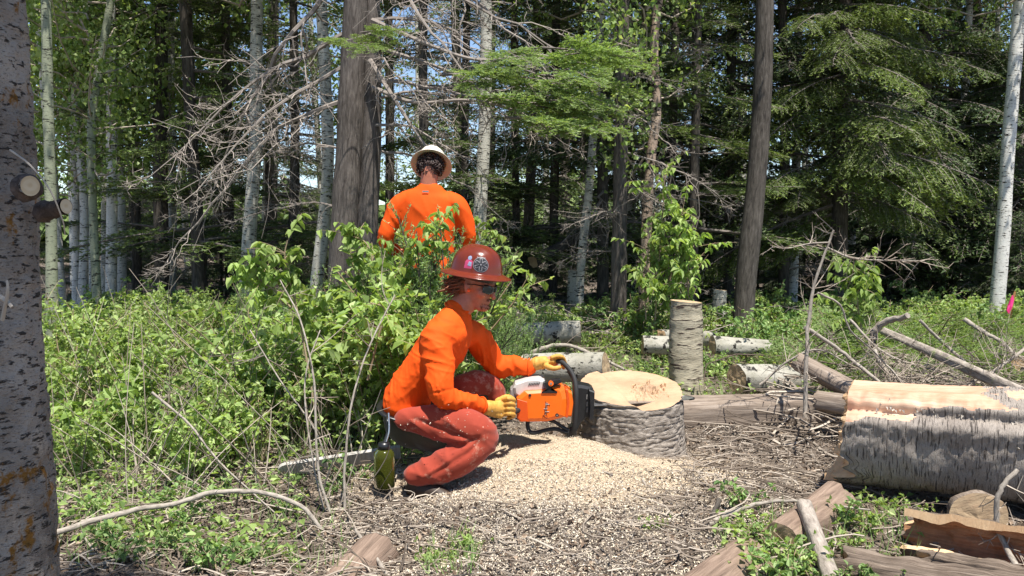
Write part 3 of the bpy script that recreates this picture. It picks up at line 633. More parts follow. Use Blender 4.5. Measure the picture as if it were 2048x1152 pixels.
# ---- big individual boughs on the double fir (dead, curly) and the fresh ones
def bough(parent, base, lib, az, pitch, L, L0, name, mat, sc2=1.0, roll=0):
    m = Matrix.Translation(Vector(base)) @ rotz(az) @ Matrix.Rotation(-pitch, 4, 'Y') @ Matrix.Rotation(roll, 4, 'X') @ Matrix.Diagonal((L / L0, L / L0 * sc2, L / L0, 1))
    mb = MB(); mb.merge(lib, m); return mb.build(name, M[mat], parent, parent.location)
for (px, py, az, pi_, L) in ((700, 60, 3.35, -.35, 2.4), (690, 200, 3.3, -.5, 2.3), (690, 130, 3.9, -.45, 1.9),
                            (690, 300, 3.1, .1, 1.2), (690, 420, 3.4, .1, 1.0), (690, -60, 3.0, -.7, 2.8), (740, -40, 5.6, -.5, 2.0),
                            (745, 40, -.1, -.1, 1.9), (745, 90, .2, -.2, 2.1), (745, 160, -.3, -.05, 2.0), (745, 200, .1, .05, 1.5), (745, 250, -.5, -.2, 1.5), (745, 300, .2, -.3, 1.4), (740, -30, -.2, -.2, 2.2), (745, 120, -1.0, -.25, 1.2), (745, -90, 0.1, -.45, 2.4)):
    b_ = P(px, py, 8); bough(tF, b_, dead_lib[rg.integers(5)], az + rg.normal(0, .05), pi_, L, 2.0, 'dead_branch', 'dead_twig', rg.uniform(.8, 1.1), rg.uniform(-.5, .5))
def live(parent, px, py, Y_, az, pi_, L, lib=fresh_lib, mat='fir_fresh'):
    k = rg.integers(len(lib)); b_ = P(px, py, Y_)
    m = Matrix.Translation(b_) @ rotz(az) @ Matrix.Rotation(-pi_, 4, 'Y') @ Matrix.Rotation(rg.uniform(-.2, .2), 4, 'X') @ Matrix.Scale(L / 1.5, 4)
    w = MB(); w.merge(lib[k][0], m); o = w.build('bough', M['dead_twig'], parent, parent.location)
    f = MB(); f.merge(lib[k][1], m); f.build('needles', M[mat], o, parent.location)
for (px, py, az, L, pt) in ((880, 150, -.5, 1.1, -.1), (900, 190, -.15, 1.3, -.15), (1000, 205, -.1, 1.1, -.08), (1020, 120, -.2, 1.1, -.05), (1080, 95, .1, .9, -.1), (1060, 170, -.5, .9, -.25), (1010, 235, -.7, 1.0, -.15), (1080, 150, .3, 1.0, -.1), (1130, 110, -.3, .7, 0), (700, 90, -.6, .55, -.05), (720, 65, -.3, .5, 0), (640, 90, -.9, .4, 0), (1120, 250, -.4, .6, -.1), (1100, 200, .2, .6, -.1), (1000, 100, -1.2, .7, -.3), (1040, 150, -1.4, .7, -.35), (930, 160, -1.3, .6, -.3), (1140, 140, -1.3, .7, -.3), (1180, 120, .2, .6, -.05), (1060, 230, -1.3, .8, -.3), (1130, 190, -1.2, .6, -.3), (720, 90, -1.2, .5, -.25), (960, 130, -1.0, .6, -.2)):
    live(tF, px, py, 7.3 + rg.uniform(-.3, .3), az, pt, L)
# long carrying limbs for those boughs
for pts in ([(745, 175, 7.95), (830, 205, 7.7), (930, 200, 7.4), (1010, 215, 7.3), (1110, 260, 7.2)], [(745, 40, 7.95), (860, 90, 7.6), (960, 120, 7.4), (1080, 110, 7.3), (1180, 130, 7.2)], [(740, 120, 7.9), (790, 200, 7.7), (850, 290, 7.5), (905, 355, 7.3)]):
    p = cat([P(*q) for q in pts], 5); m = MB(); m.tubes(p, np.linspace(.022, .006, len(p)), 6, var=.6); m.build('limb', M['dead_twig'], tF, tF.location)

def tree_by(sub_): return next(o for o in C.objects if o.get('label') and sub_ in o['label'])
tS = tree_by('yellow green spruce with drooping'); tG = tree_by('green fir hung with fresh boughs'); tD = tree_by('dark layered spruce between')
for (px, py, az, L, pt) in ((1690, 60, -1.9, 1.3, -.2), (1690, 120, -1.2, 1.3, -.3), (1700, 200, -.5, 1.4, -.25), (1690, 260, -1.5, 1.3, -.35), (1700, 290, -.3, 1.7, -.22), (1690, 330, -1.0, 1.4, -.3), (1700, 340, -.1, 1.6, -.12), (1680, 150, -2.4, 1.2, -.3), (1680, 380, -.7, 1.1, -.3), (1650, 30, -2.2, 1.1, -.2), (1620, 330, -2.6, 1.0, -.25), (1700, 10, -.8, 1.2, -.2), (1600, 380, -2.0, .7, -.2)):
    live(tS, px, py, 10.6, az + rg.normal(0, .1), pt, L, spr_lib, 'spruce_needle')
for (px, py, az, L, pt) in ((1392, -20, -2.0, 1.1, -.2), (1392, 40, -1.2, 1.0, -.25), (1390, 90, -.6, 1.1, -.2), (1390, 140, -1.9, 1.0, -.3), (1390, 190, -.8, 1.1, -.2), (1388, 250, -2.3, 1.2, -.15), (1388, 270, -1.4, 1.0, -.2), (1388, 290, -.6, 1.1, -.12)):
    live(tG, px, py, 10.0, az + rg.normal(0, .1), pt, L, fir_lib, 'spruce_needle')
for (px, py, az, L, pt) in ((1850, 180, -2.4, 1.4, -.2), (1850, 250, -2.0, 1.4, -.15), (1850, 320, -2.5, 1.6, -.12), (1850, 400, -1.0, 1.5, -.1), (1850, 120, -1.2, 1.3, -.2), (1850, 460, -2.1, 1.5, -.05), (1850, 60, -.7, 1.3, -.2)):
    live(tD, px, py, 13.2, az, pt, L, mid_lib, 'fir_needle')
# ================================================================ LOGS AND STUMPS
def surf_noise(T, r, amp, fx, fz, s=0, o=4):
    a = np.arctan2(T[:, 1], T[:, 0]); q = p3(np.cos(a) * r * fx, np.sin(a) * r * fx, T[:, 2] * fz); return amp * fbm(q, o, s)
def log(name, label, a, b, r0, r1, mat, endmat, parts=(), sides=32, nl=30, amp=.006, fx=12, fz=4, cat_='log', group=None, ragged=0, bend=0, squash=1.0, seed=0, capmat2=None):
    a = np.array(a, float); b = np.array(b, float); t_ = np.linspace(0, 1, nl)
    path = a + (b - a) * t_[:, None]; path[:, 2] += bend * np.sin(np.pi * t_)
    base = (a + b) / 2; base[2] -= r0
    t = thing(name, label, cat_, base, 0, group)
    m = MB(); m.tubes(path, r0 + (r1 - r0) * t_, sides, squash=squash); V = m.V[0]; T = m.T[0]
    ctr = np.repeat(path, sides, 0); d = V - ctr; dn = unit(d); rr = np.linalg.norm(d, axis=1)
    V = ctr + dn * (rr + surf_noise(T, 1, amp, fx * .15, fz, seed) + surf_noise(T, 1, amp * 2.2, 1.3, .8, seed + 3, 2))[:, None]
    ax = unit(b - a)
    if ragged:
        k = (T[:, 2] < 1e-6); an = np.arctan2(T[:, 1], T[:, 0]); V[k] += -ax * (ragged * (vn(p3(np.cos(an[k]) * 2.2, np.sin(an[k]) * 2.2, 3), seed) + .6 * vn(p3(an[k] * 4, 1, 0), seed)))[:, None]
    m.V[0] = V; m.build('bark', M[mat], t, base, smooth=True)
    for e, (mt, idx) in enumerate(((endmat, slice(0, sides)), (capmat2 or endmat, slice(len(V) - sides, len(V))))):
        ring = V[idx]; c = ring.mean(0); w = MB(); K = 7; vs = []; tt = []
        sg = -1 if e == 0 else 1
        for k in range(K + 1):
            f = 1 - k / K; q = c + (ring - c) * f; hgt = .004 * fbm(q * 30, 3, seed) + (ragged * .5 * fbm(q * 14, 3, seed) if e == 0 and ragged else 0)
            vs.append(q + ax * sg * (hgt * (1 if k else 0))[:, None] + ax * sg * .002)
            tt.append(np.stack([(ring - c)[:, 0] * f, (ring - c)[:, 2] * f + (ring - c)[:, 1] * f, 0 * hgt], 1))
        Vn = np.concatenate(vs); i = np.arange(K)[:, None] * sides; j = np.arange(sides)[None]; j2 = (j + 1) % sides
        q4 = np.stack([i + j, i + sides + j, i + sides + j2, i + j2], -1).reshape(-1, 4)
        if e: q4 = q4[:, ::-1]
        w.add(Vn, q4, 0, .5, np.concatenate(tt)); w.build('cut_end', M[mt], t, base, smooth=False)
    return t, path
def gz(p, dz=0): p = Vector(p); p.z = hz(p.x, p.y) + dz; return p
def stump(name, label, px, Y_, ytop, w0, w1, mat, top='ring_tan', lean=0, sides=48, group=None, amp=.004, slope=.1):
    b = Pg(px, Y_); tz = P(px, ytop, Y_).z; r1 = w1 / 2 * Y_ / F; r0 = w0 / 2 * Y_ / F
    n = 50; t_ = np.linspace(0, 1, n); path = np.array(b) + np.stack([lean * t_, 0 * t_, t_ * (tz - b.z) - .05 * (1 - t_)], 1)
    m = MB(); m.tubes(path, r0 + (r1 - r0) * t_ ** .6 + .25 * r0 * np.exp(-t_ * 12), sides); V = m.V[0]; T = m.T[0]
    ctr = np.repeat(path, sides, 0); dn = unit(V - ctr)
    V = V + dn * (surf_noise(T, 1, amp * 1.5, 1.2, 5, 3, 3) + amp * .9 * vn(p3(T[:, 0] * 8, T[:, 1] * 8, T[:, 2] * 55), 4) + amp * .5 * vn(p3(T[:, 0] * 30, T[:, 1] * 30, T[:, 2] * 90), 5))[:, None]
    V[-sides:, 2] += (V[-sides:, 0] - V[-sides:, 0].mean()) * -slope
    m.V[0] = V; t = thing(name, label, 'stump', b, 0, group); m.build('bark', M[mat], t, b, smooth=True)
    ring = V[-sides:]; c = ring.mean(0); K = 6; vs = []; tt = []
    for k in range(K + 1):
        q_ = c + (ring - c) * (1 - k / K); q_[:, 2] += .004 * vn(q_ * 40, 8) * (k > 0); vs.append(q_ + arr(0, 0, .001)); tt.append((q_ - c) * arr(1, 1, 0))
    i = np.arange(K)[:, None] * sides; j = np.arange(sides)[None]; j2 = (j + 1) % sides
    w = MB(); w.add(np.concatenate(vs), np.stack([i + j, i + j2, i + sides + j2, i + sides + j], -1).reshape(-1, 4), 0, .5, np.concatenate(tt)); w.build('cut_top', M[top], t, b)
    return t
stump('tree_stump', 'tall pale brown aspen stump standing behind the freshly cut stump', 1377, 6.35, 603, 74, 64, 'stub_bark', lean=-.012)
stump('tree_stump', 'small pale stump in the brush left of the tall one, near the grey fir', 1152, 10.5, 541, 36, 32, 'aspen', 'ring_pale')
stump('tree_stump', 'short white stump right of the tall one, half sunk in green brush', 1441, 10, 580, 32, 27, 'aspen', 'ring_pale')
# ---- the stump being cut
def cut_stump():
    Yc = 4.8; b = Vector(P(1262, 860, Yc)); b.z = hz(b.x, b.y); R0 = .272
    t = thing('cut_stump', 'broad fresh stump with pale splintered top that the chainsaw bar runs through', 'stump', b)
    sides = 220; n = 90; a = np.linspace(0, 2 * np.pi, sides, endpoint=False); ca, sa = np.cos(a), np.sin(a)
    def topz(x, y):  # x,y relative to centre
        z = .335 + .065 * y / .27
        left = 1 / (1 + np.exp((x + .05 + .35 * (y + .1)) / .008))  # raised left step
        z = z + .014 * left - .012 * (1 - left)
        return z
    zb = -.08; rings_ = []; T = []
    for k in range(n):
        f = k / (n - 1)
        fl = np.exp(-f * 7); rr = R0 * (1 + .03 * vn(p3(ca * 1.5, sa * 1.5, f * 1.5), 2)) 
        rr = rr + fl * (.05 + .24 * np.exp(-((np.mod(a - 3.45 + np.pi, 2 * np.pi) - np.pi) / .32) ** 2) + .06 * np.exp(-((np.mod(a - 4.4 + np.pi, 2 * np.pi) - np.pi) / .3) ** 2))
        x = ca * rr * 1.02; y = sa * rr * .96; tz = topz(x, y); z = zb + (tz - zb) * f
        fine = .004 + .0040 * fbm(p3(ca * 10, sa * 10, z * 40), 5, 4) + .008 * vn(p3(ca * 2.5, sa * 2.5, z * 9), 44) - .007 * np.clip(np.abs(vn(p3(ca * 3, sa * 3, z * 60), 14)) * -5 + 1, 0, 1) - .005 * np.clip(np.abs(vn(p3(ca * 10, sa * 10, z * 9), 15)) * -6 + 1, 0, 1)
        kerf = -.018 * np.exp(-((z - (.272 + .02 * x)) / .0045) ** 2) * (k < n - 1) * (y < .1)
        rr2 = 1 + (fine + kerf) / R0
        rings_.append(np.stack([x * rr2, y * rr2, z], 1)); T.append(np.stack([ca, sa, z], 1) * arr(R0, R0, 1))
    V = np.concatenate(rings_) + np.array(b); i = np.arange(n - 1)[:, None] * sides; j = np.arange(sides)[None]; j2 = (j + 1) % sides
    m = MB(); m.add(V, np.stack([i + j, i + j2, i + sides + j2, i + sides + j], -1).reshape(-1, 4), 0, .5, np.concatenate(T)); m.build('bark', M['stump_bark'], t, b, smooth=True)
    ring = rings_[-1]; K = 40; vs = []
    for k in range(K + 1):
        f = 1 - k / K; x = ring[:, 0] * f; y = ring[:, 1] * f; z = topz(x, y) + .004 * fbm(p3(x * 14, y * 14), 3, 3)
        tear = np.exp(-((x - .09) / .075) ** 2 - ((y + .02) / .08) ** 2)
        z = z + tear * (.028 * np.abs(fbm(p3(x * 70, y * 45), 3, 6)) + .012) - .02 * np.exp(-((x + .0) / .09) ** 2 - ((y + .16) / .06) ** 2)
        z = np.where(k == 0, ring[:, 2], z); vs.append(np.stack([x, y, z], 1))
    V = np.concatenate(vs) + np.array(b); i = np.arange(K)[:, None] * sides
    m = MB(); m.add(V, np.stack([i + j, i + j2, i + sides + j2, i + sides + j], -1).reshape(-1, 4), 0, .5, np.concatenate(vs) * arr(1, 1, 3)); m.build('cut_face', M['cut_fresh'], t, b, smooth=False)
    for k in range(26):
        x = rg.normal(.10, .045); y = rg.normal(.0, .05); z = topz(x, y); h = rg.uniform(.012, .045)
        p = np.array([[x, y, z - .01], [x + rg.normal(0, .004), y + rg.normal(0, .004), z + h * .6], [x + rg.normal(.004, .01), y + rg.normal(0, .01), z + h]]) + np.array(b)
        m = MB(); m.tubes(p, arr(.006, .004, .0006) * rg.uniform(.6, 1.3), 4, var=.7); m.build('splinter', M['cut_bright'], t, b)
    return t, b
ST, STB = cut_stump()
# ---- big felled birch at right
def big_log():
    L0 = Vector(P(1700, 892, 4.12)); L0.z = .29; L1 = Vector(P(2120, 905, 3.75)); ax = (L1 - L0).normalized(); L1 = L0 + ax * 2.6; L1.z = .29
    sides = 200; n = 230; t_ = np.linspace(0, 1, n); path = np.array(L0) + np.outer(t_, np.array(L1 - L0)); r = .252
    base = np.array(L0 + L1) / 2; base[2] = 0
    t = thing('felled_birch_log', 'thick felled birch log at right with scaly bark and an orange peeled top', 'log', base)
    m = MB(); m.tubes(path, np.full(n, r), sides); V = m.V[0].reshape(n, sides, 3); T = m.T[0].reshape(n, sides, 3).copy()
    ctr = path[:, None]; dn = unit(V - ctr); ang = np.arctan2(T[..., 1], T[..., 0]); s_ = T[..., 2]; T[..., :2] = np.stack([np.cos(ang), np.sin(ang)], -1) * r
    up_ = dn[..., 2]; fr = -dn[..., 1]
    q = np.stack([np.cos(ang), np.sin(ang), s_], -1)
    # vertical lines of loose bark: fine in s, stretched round the girth
    d = .006 * fbm(q * arr(2, 2, 20), 4, 1) + .0045 * fbm(q * arr(7, 7, 90), 3, 2) + .012 * vn(q * arr(1.2, 1.2, 2), 3)
    band = np.exp(-((up_ - .32) / .16) ** 2) * (fr > -.1); d = d + band * (.012 * np.abs(fbm(q * arr(6, 6, 30), 4, 8)) + .020) - .034 * np.exp(-((up_ - .56) / .07) ** 2) * (fr > 0)
    cut = .165 + .05 * np.clip(s_ / 1.0, 0, 1)      # flattened, peeled upper strip near the end
    V2 = ctr + dn * (r + d)[..., None]
    rel = V2 - ctr; lim = np.where(s_ < .9, .212 + .05 * (s_ / .9) ** 2, 1.0) + .004 * fbm(q * arr(3, 3, 6), 3, 5)
    flat_ = rel[..., 2] > lim; rel[..., 2] = np.minimum(rel[..., 2], lim)
    V2 = ctr + rel
    # jagged hinge end
    jag = (.01 + .02 * vn(np.stack([np.cos(ang) * 2.4, np.sin(ang) * 2.4, 0 * s_], -1), 21) + .04 * vn(np.stack([np.cos(ang) * 9, np.sin(ang) * 9, 0 * s_], -1), 22)) * np.clip(.35 - up_, 0, 1) * 1.6
    V2 = V2 - np.array(ax) * (jag * np.clip(1 - s_ / .12, 0, 1))[..., None]
    zrel = rel[..., 2] / r
    peel = ((s_ + .13 * fbm(q * arr(5, 5, 12), 5, 30)) < np.where(zrel > .70, .62, .42 - 0.9 * (.70 - zrel))) & (zrel > .40 + .10 * vn(q * arr(3, 3, 10), 31)) 
    i = np.arange(n - 1)[:, None] * sides; j = np.arange(sides)[None]; j2 = (j + 1) % sides
    q4 = np.stack([i + j, i + j2, i + sides + j2, i + sides + j], -1).reshape(-1, 4); pm = peel.reshape(-1)[q4].mean(1) > .5
    flatv = V2.reshape(-1, 3); flatv = flatv - (unit(rel) * (.006 * peel)[..., None]).reshape(-1, 3)
    m = MB(); m.add(flatv, q4[~pm], 0, .5, T); m.build('bark', M['log_birch'], t, base, smooth=True)
    Tw = T.reshape(-1, 3)[:, [1, 2, 0]]; m = MB(); m.add(flatv, q4[pm], 0, .5, Tw[:, [0, 2, 1]]); m.build('peeled_wood', M['peel'], t, base, smooth=True)
    ring = flatv.reshape(n, sides, 3)[0]; c = ring.mean(0) + np.array(ax) * .04; K = 16; vs = [c + (ring - c) * (1 - k / K) + np.array(ax)[None] * (-.035 * np.abs(fbm((c + (ring - c) * (1 - k / K)) * 22, 3, 5)) * (k > 0))[:, None] for k in range(K + 1)]
    i = np.arange(K)[:, None] * sides; m = MB(); VV = np.concatenate(vs); m.add(VV, np.stack([i + j, i + sides + j, i + sides + j2, i + j2], -1).reshape(-1, 4), 0, .5, (VV - c)); m.build('torn_end', M['cut_bright'], t, base)
    # snapped branch stubs
    for (s1, a1, L_) in ((.55, .12, .05), (.98, .16, .07), (.05, .3, .05)):
        p0 = np.array(L0) + np.array(ax) * s1 + arr(0, -math.cos(a1), math.sin(a1)) * r * .95; p1 = p0 + arr(.03, -.6, .35) * L_ * 1.5
        m = MB(); m.tubes(np.array([p0, (p0 + p1) / 2, p1]), arr(.016, .011, .009), 8, cap=True); m.build('branch_stub', M['branch'], t, base)
    # loose curls of bark in rows
    nf = 900; s1 = rg.uniform(.02, 2.2, nf); an = rg.normal(.42, .22, nf); an = np.where(rg.random(nf) < .35, rg.uniform(-.6, 1.1, nf), an)
    nrm = np.stack([0 * an, -np.cos(an), np.sin(an)], 1); p0 = np.array(L0) + np.outer(s1, np.array(ax)) + nrm * (r + .004)
    keep = ~((s1 < .85) & (an > .75)); 
    m = MB(); m.leaves(p0[keep], (np.stack([0 * an, np.sin(an), np.cos(an)], 1) * rg.choice([-1, 1], nf)[:, None] + .5 * nrm + rg.normal(0, .25, nrm.shape))[keep], nrm[keep], rg.uniform(.008, .026, keep.sum()), rg.uniform(.005, .012, keep.sum()), var=rg.uniform(.2, 1, keep.sum()), style=4, fold=.5)
    tag(m.build('bark_flakes', M['flake'], t, base), kind='stuff')
M['flake'] = m_var('bark_flake', [(0, (.12, .10, .085)), (.5, (.36, .32, .28)), (1, (.62, .57, .50))])
tn = NT('peeled_wood'); v_ = tn.attr().outputs['Vector']; f_ = tn.noise(tn.scaled(v_, (18, 18, 1.3)), 2.0, 6, .7, .5)
tn.col(tn.mix(.45, tn.ramp(f_, [(.32, (.32, .13, .07)), (.46, (.50, .27, .17)), (.62, (.58, .40, .28))]), tn.ramp(tn.noise(v_, 3.0, 4), [(.38, (.42, .17, .09)), (.6, (.62, .45, .32))]))); tn.bump(f_, .6, .006); M['peel'] = tn.set(.6, .35)
big_log()
# ---- other logs
def lg(name, label, p0, p1, r0, r1, mat, em, **k): return log(name, label, p0, p1, r0, r1, mat, em, **k)
lg('weathered_log', 'brown barkless log lying behind the cut stump and running right', P(1330, 832, 5.45), P(1705, 822, 5.5), .115, .115, 'brown_log', 'cut_tan', nl=60, sides=40, amp=.007, fx=20, fz=1.5)
lg('birch_log', 'short white birch log with a brown sawn end, right of the tall stump', P(1474, 757, 6.2), P(1640, 757, 6.5), .102, .095, 'log_white', 'ring_tan', seed=3)
lg('birch_log', 'pale birch log lying behind the gloved hand on the saw handle', P(1050, 738, 6.2), P(1211, 733, 6.0), .098, .095, 'log_white', 'ring_tan', seed=5)
lg('birch_log', 'white log end poking out of the brush left of the tall stump', P(1285, 690, 7.6), P(1345, 692, 7.6), .085, .085, 'log_white', 'ring_tan', seed=6)
lg('birch_log', 'distant log with its orange sawn end beside the tall stump', P(1322, 674, 8.0), P(1420, 676, 8.3), .07, .07, 'log_white', 'cut_bright', seed=7)
lg('birch_log', 'white log glimpsed in brush just right of the tall stump', P(1425, 690, 7.6), P(1540, 696, 7.7), .075, .07, 'log_white', 'ring_tan', seed=8)
lg('birch_log', 'long pale log lying in the brush right of the squatting worker', P(1020, 668, 7.4), P(1160, 662, 7.4), .09, .09, 'log_white', 'ring_tan', seed=9)
lg('broken_log', 'tilted grey brown slab of broken log right of the bare sapling', P(1600, 725, 5.6), P(1740, 800, 5.3), .09, .10, 'brown_log', 'cut_tan', seed=10, ragged=.05, squash=.6)
lg('rotten_log', 'brown log lying in the shadow left of the tilted broken slab', P(1640, 800, 5.2), P(1725, 812, 5.0), .06, .06, 'brown_log', 'cut_tan', seed=11, ragged=.05)
lg('ground_log', 'pinkish barkless log end at the bottom, just left of centre', P(752, 1110, 3.42), P(610, 1270, 2.9), .088, .092, 'pink_log', 'cut_tan', seed=12, ragged=.03, amp=.005)
lg('ground_log', 'smooth brown log end at the bottom right of centre', P(1500, 1120, 3.25), P(1380, 1215, 2.85), .085, .088, 'pink_log', 'cut_tan', seed=13, ragged=.02, amp=.004)
lg('ground_log', 'reddish brown barkless log emerging from under the thick birch log', P(1672, 1012, 3.72), P(1560, 1092, 3.33), .105, .09, 'pink_log', 'cut_tan', seed=14, ragged=.03, amp=.006)
lg('short_branch', 'thick mossy grey branch piece leaning over the reddish log', P(1608, 1006, 3.45), P(1668, 1170, 2.95), .024, .028, 'mossy', 'ring_pale', seed=15, sides=16, amp=.003)
lg('sawn_disc', 'round sawn disc lying in the shadow under the thick birch log', P(1952, 1032, 3.55), P(1958, 1040, 3.40), .10, .10, 'brown_log', 'cut_tan', seed=16, nl=4)
lg('sawn_log', 'small orange sawn log end in the branches at the right edge', P(2036, 727, 6.0), P(2120, 735, 6.3), .042, .042, 'brown_log', 'cut_bright', seed=17, nl=8)
lg('fallen_log', 'thin mossy trunk fallen across the brush above the thick birch log', P(1768, 662, 6.4), P(2075, 800, 4.9), .024, .033, 'mossy', 'ring_pale', seed=18, sides=16, nl=50, amp=.004)
lg('dark_log', 'dark fallen trunk lying across the brush left of the grey fir base', P(1065, 524, 10.5), P(1160, 470, 11.2), .07, .05, 'fir_dark', 'cut_tan', seed=19, nl=12)
lg('weathered_log', 'grey log half buried in the greenery far left of the workers', P(300, 800, 6.0), P(430, 780, 6.2), .035, .03, 'branch', 'cut_tan', seed=20, nl=20, sides=14)
# split bark shells bottom right
def shell(name, label, a, b, r, th, a0, a1, mi, mo, me_, seed, taper=1.0):
    a = np.array(a, float); b = np.array(b, float); n = 60; k = 22; t_ = np.linspace(0, 1, n); an = np.linspace(a0, a1, k); ax = unit(b - a)
    u = unit(np.cross(ax, arr(0, 0, 1))); v = np.cross(u, ax); base = (a + b) / 2; base[2] -= r; t = thing(name, label, 'log', base)
    S_, A = np.meshgrid(t_, an, indexing='ij'); C_ = a + S_[..., None] * (b - a); dirs = np.cos(A)[..., None] * u + np.sin(A)[..., None] * v
    e = .009 * vn(p3(S_ * 9, A * 2, seed)); q = p3(S_ * 14, A * 5, seed)
    ro = r * (1 + (taper - 1) * S_) + e + .006 * fbm(p3(S_ * 5, A * 14, seed), 4); ri = ro - th - .020 * np.abs(fbm(p3(S_ * 3, A * 7, seed), 5))
    edge = ax * (.04 * vn(p3(A * 3, seed, 0)))[..., None]
    i = np.arange(n - 1)[:, None] * k; j = np.arange(k - 1)[None]; q4 = np.stack([i + j, i + j + 1, i + k + j + 1, i + k + j], -1).reshape(-1, 4)
    end = np.where((S_ < .02)[..., None], edge, 0)
    Vo = (C_ + dirs * ro[..., None] + end).reshape(-1, 3); Vi = (C_ + dirs * ri[..., None] + end).reshape(-1, 3); L = np.linalg.norm(b - a)
    To = np.stack([np.cos(A) * r, np.sin(A) * r, S_ * L], -1).reshape(-1, 3)
    m = MB(); m.add(Vo, q4, 0, .5, To); m.build('outer_bark', M[mo], t, base, smooth=True)
    m = MB(); m.add(Vi, q4[:, ::-1], 0, .5, To[:, [0, 2, 1]]); m.build('inner_wood', M[mi], t, base, smooth=False)
    m = MB()
    for e_ in (0, n - 1):
        o = np.arange(k) + e_ * k; VV = np.concatenate([Vo[o], Vi[o]]); jj = np.arange(k - 1); m.add(VV, np.stack([jj, jj + 1, jj + 1 + k, jj + k], 1))
    for e_ in (0, k - 1):
        o = np.arange(n) * k + e_; VV = np.concatenate([Vo[o], Vi[o]]); jj = np.arange(n - 1); m.add(VV, np.stack([jj, jj + 1, jj + 1 + n, jj + n], 1))
    m.build('broken_edge', M[me_], t, base)
shell('hollow_log', 'hollow split log with a rotten orange inside at the bottom right', P(1808, 1068, 3.36), P(2130, 1128, 2.98), .098, .020, R(100), R(345), 'rot', 'split_dark', 'cut_bright', 2)
shell('bark_slab', 'dark grey slab of split wood lying along the front of the hollow log', P(1856, 1122, 3.20), P(2120, 1166, 2.9), .036, .016, R(10), R(165), 'rot', 'split_dark', 'cut_tan', 5)
shell('bark_slab', 'long dark split log shell lowest in the bottom right corner', P(1690, 1140, 3.15), P(2110, 1215, 2.76), .080, .02, R(-10), R(150), 'rot', 'split_dark', 'cut_tan', 8)
# weathered plank left of the worker
def plank():
    a = Vector(P(556, 938, 4.28)); b = Vector(P(800, 900, 4.40)); t = thing('weathered_plank', 'grey weathered plank with a rounded end in the weeds behind the worker', 'plank', gz((a + b) / 2))
    ax = (b - a).normalized(); w = .075; n = 24; L = (b - a).length; upv = Vector((0, -.5, .86)); upv = (upv - ax * upv.dot(ax)).normalized(); nr = ax.cross(upv)
    out = []
    for k in range(9): an = math.pi / 2 + math.pi * k / 8; out.append((w / 2 * math.cos(an) + w / 2, w / 2 * math.sin(an)))
    out += [(L, -w / 2), (L, w / 2)]
    pts = [a + ax * x + upv * y for x, y in out]; k = len(pts); m = MB(); o = np.array(t.location)
    V = np.array([p for p in pts] + [p + nr * .02 for p in pts]); T = np.array([(y, 0, x) for x, y in out] * 2)
    c = V[:k].mean(0); V = np.vstack([V, c, c + np.array(nr) * .02]); T = np.vstack([T, T[:k].mean(0), T[:k].mean(0)])
    fs = [(i_, (i_ + 1) % k, 2 * k) for i_ in range(k)] + [((i_ + 1) % k + k, i_ + k, 2 * k + 1) for i_ in range(k)]
    m.add(V, fs, 0, .5, T); m.add(V, [((i_ + 1) % k, i_, i_ + k, (i_ + 1) % k + k) for i_ in range(k)], 0, .5, T); m.build('board', M['grey_wood'], t, o)
plank()
# pink flagged stake
sb = Pg(2018, 9.0); t = thing('survey_stake', 'orange wooden survey stake tied with pink ribbon at the right edge', 'stake', sb)
m = MB(); tp = P(2030, 583, 9.0); m.tubes(np.array([sb, tp]), arr(.018, .018), 4, cap=True, squash=.6); m.build('stake', m_plain('stake_wood', (.60, .30, .12), .7, nz=.15), t, sb)
m = MB(); rr = []
for k, (x, y) in enumerate(((2026, 590), (2022, 598), (2016, 612), (2014, 622), (2018, 628), (2024, 615), (2028, 600))): rr.append(P(x, y, 8.96 - .01 * (k % 2)))
c_ = np.mean(np.array(rr), 0); V = np.vstack([np.array(rr), c_]); m.add(V, [(k, (k + 1) % 7, 7) for k in range(7)]); m.add(V + arr(0, .012, 0), [((k + 1) % 7, k, 7) for k in range(7)]); m.add(np.vstack([V, V + arr(0, .012, 0)]), [(k, (k + 1) % 7, (k + 1) % 7 + 8, k + 8) for k in range(7)])
m.build('ribbon', m_plain('pink_ribbon', (.80, .04, .22), .5), t, sb)
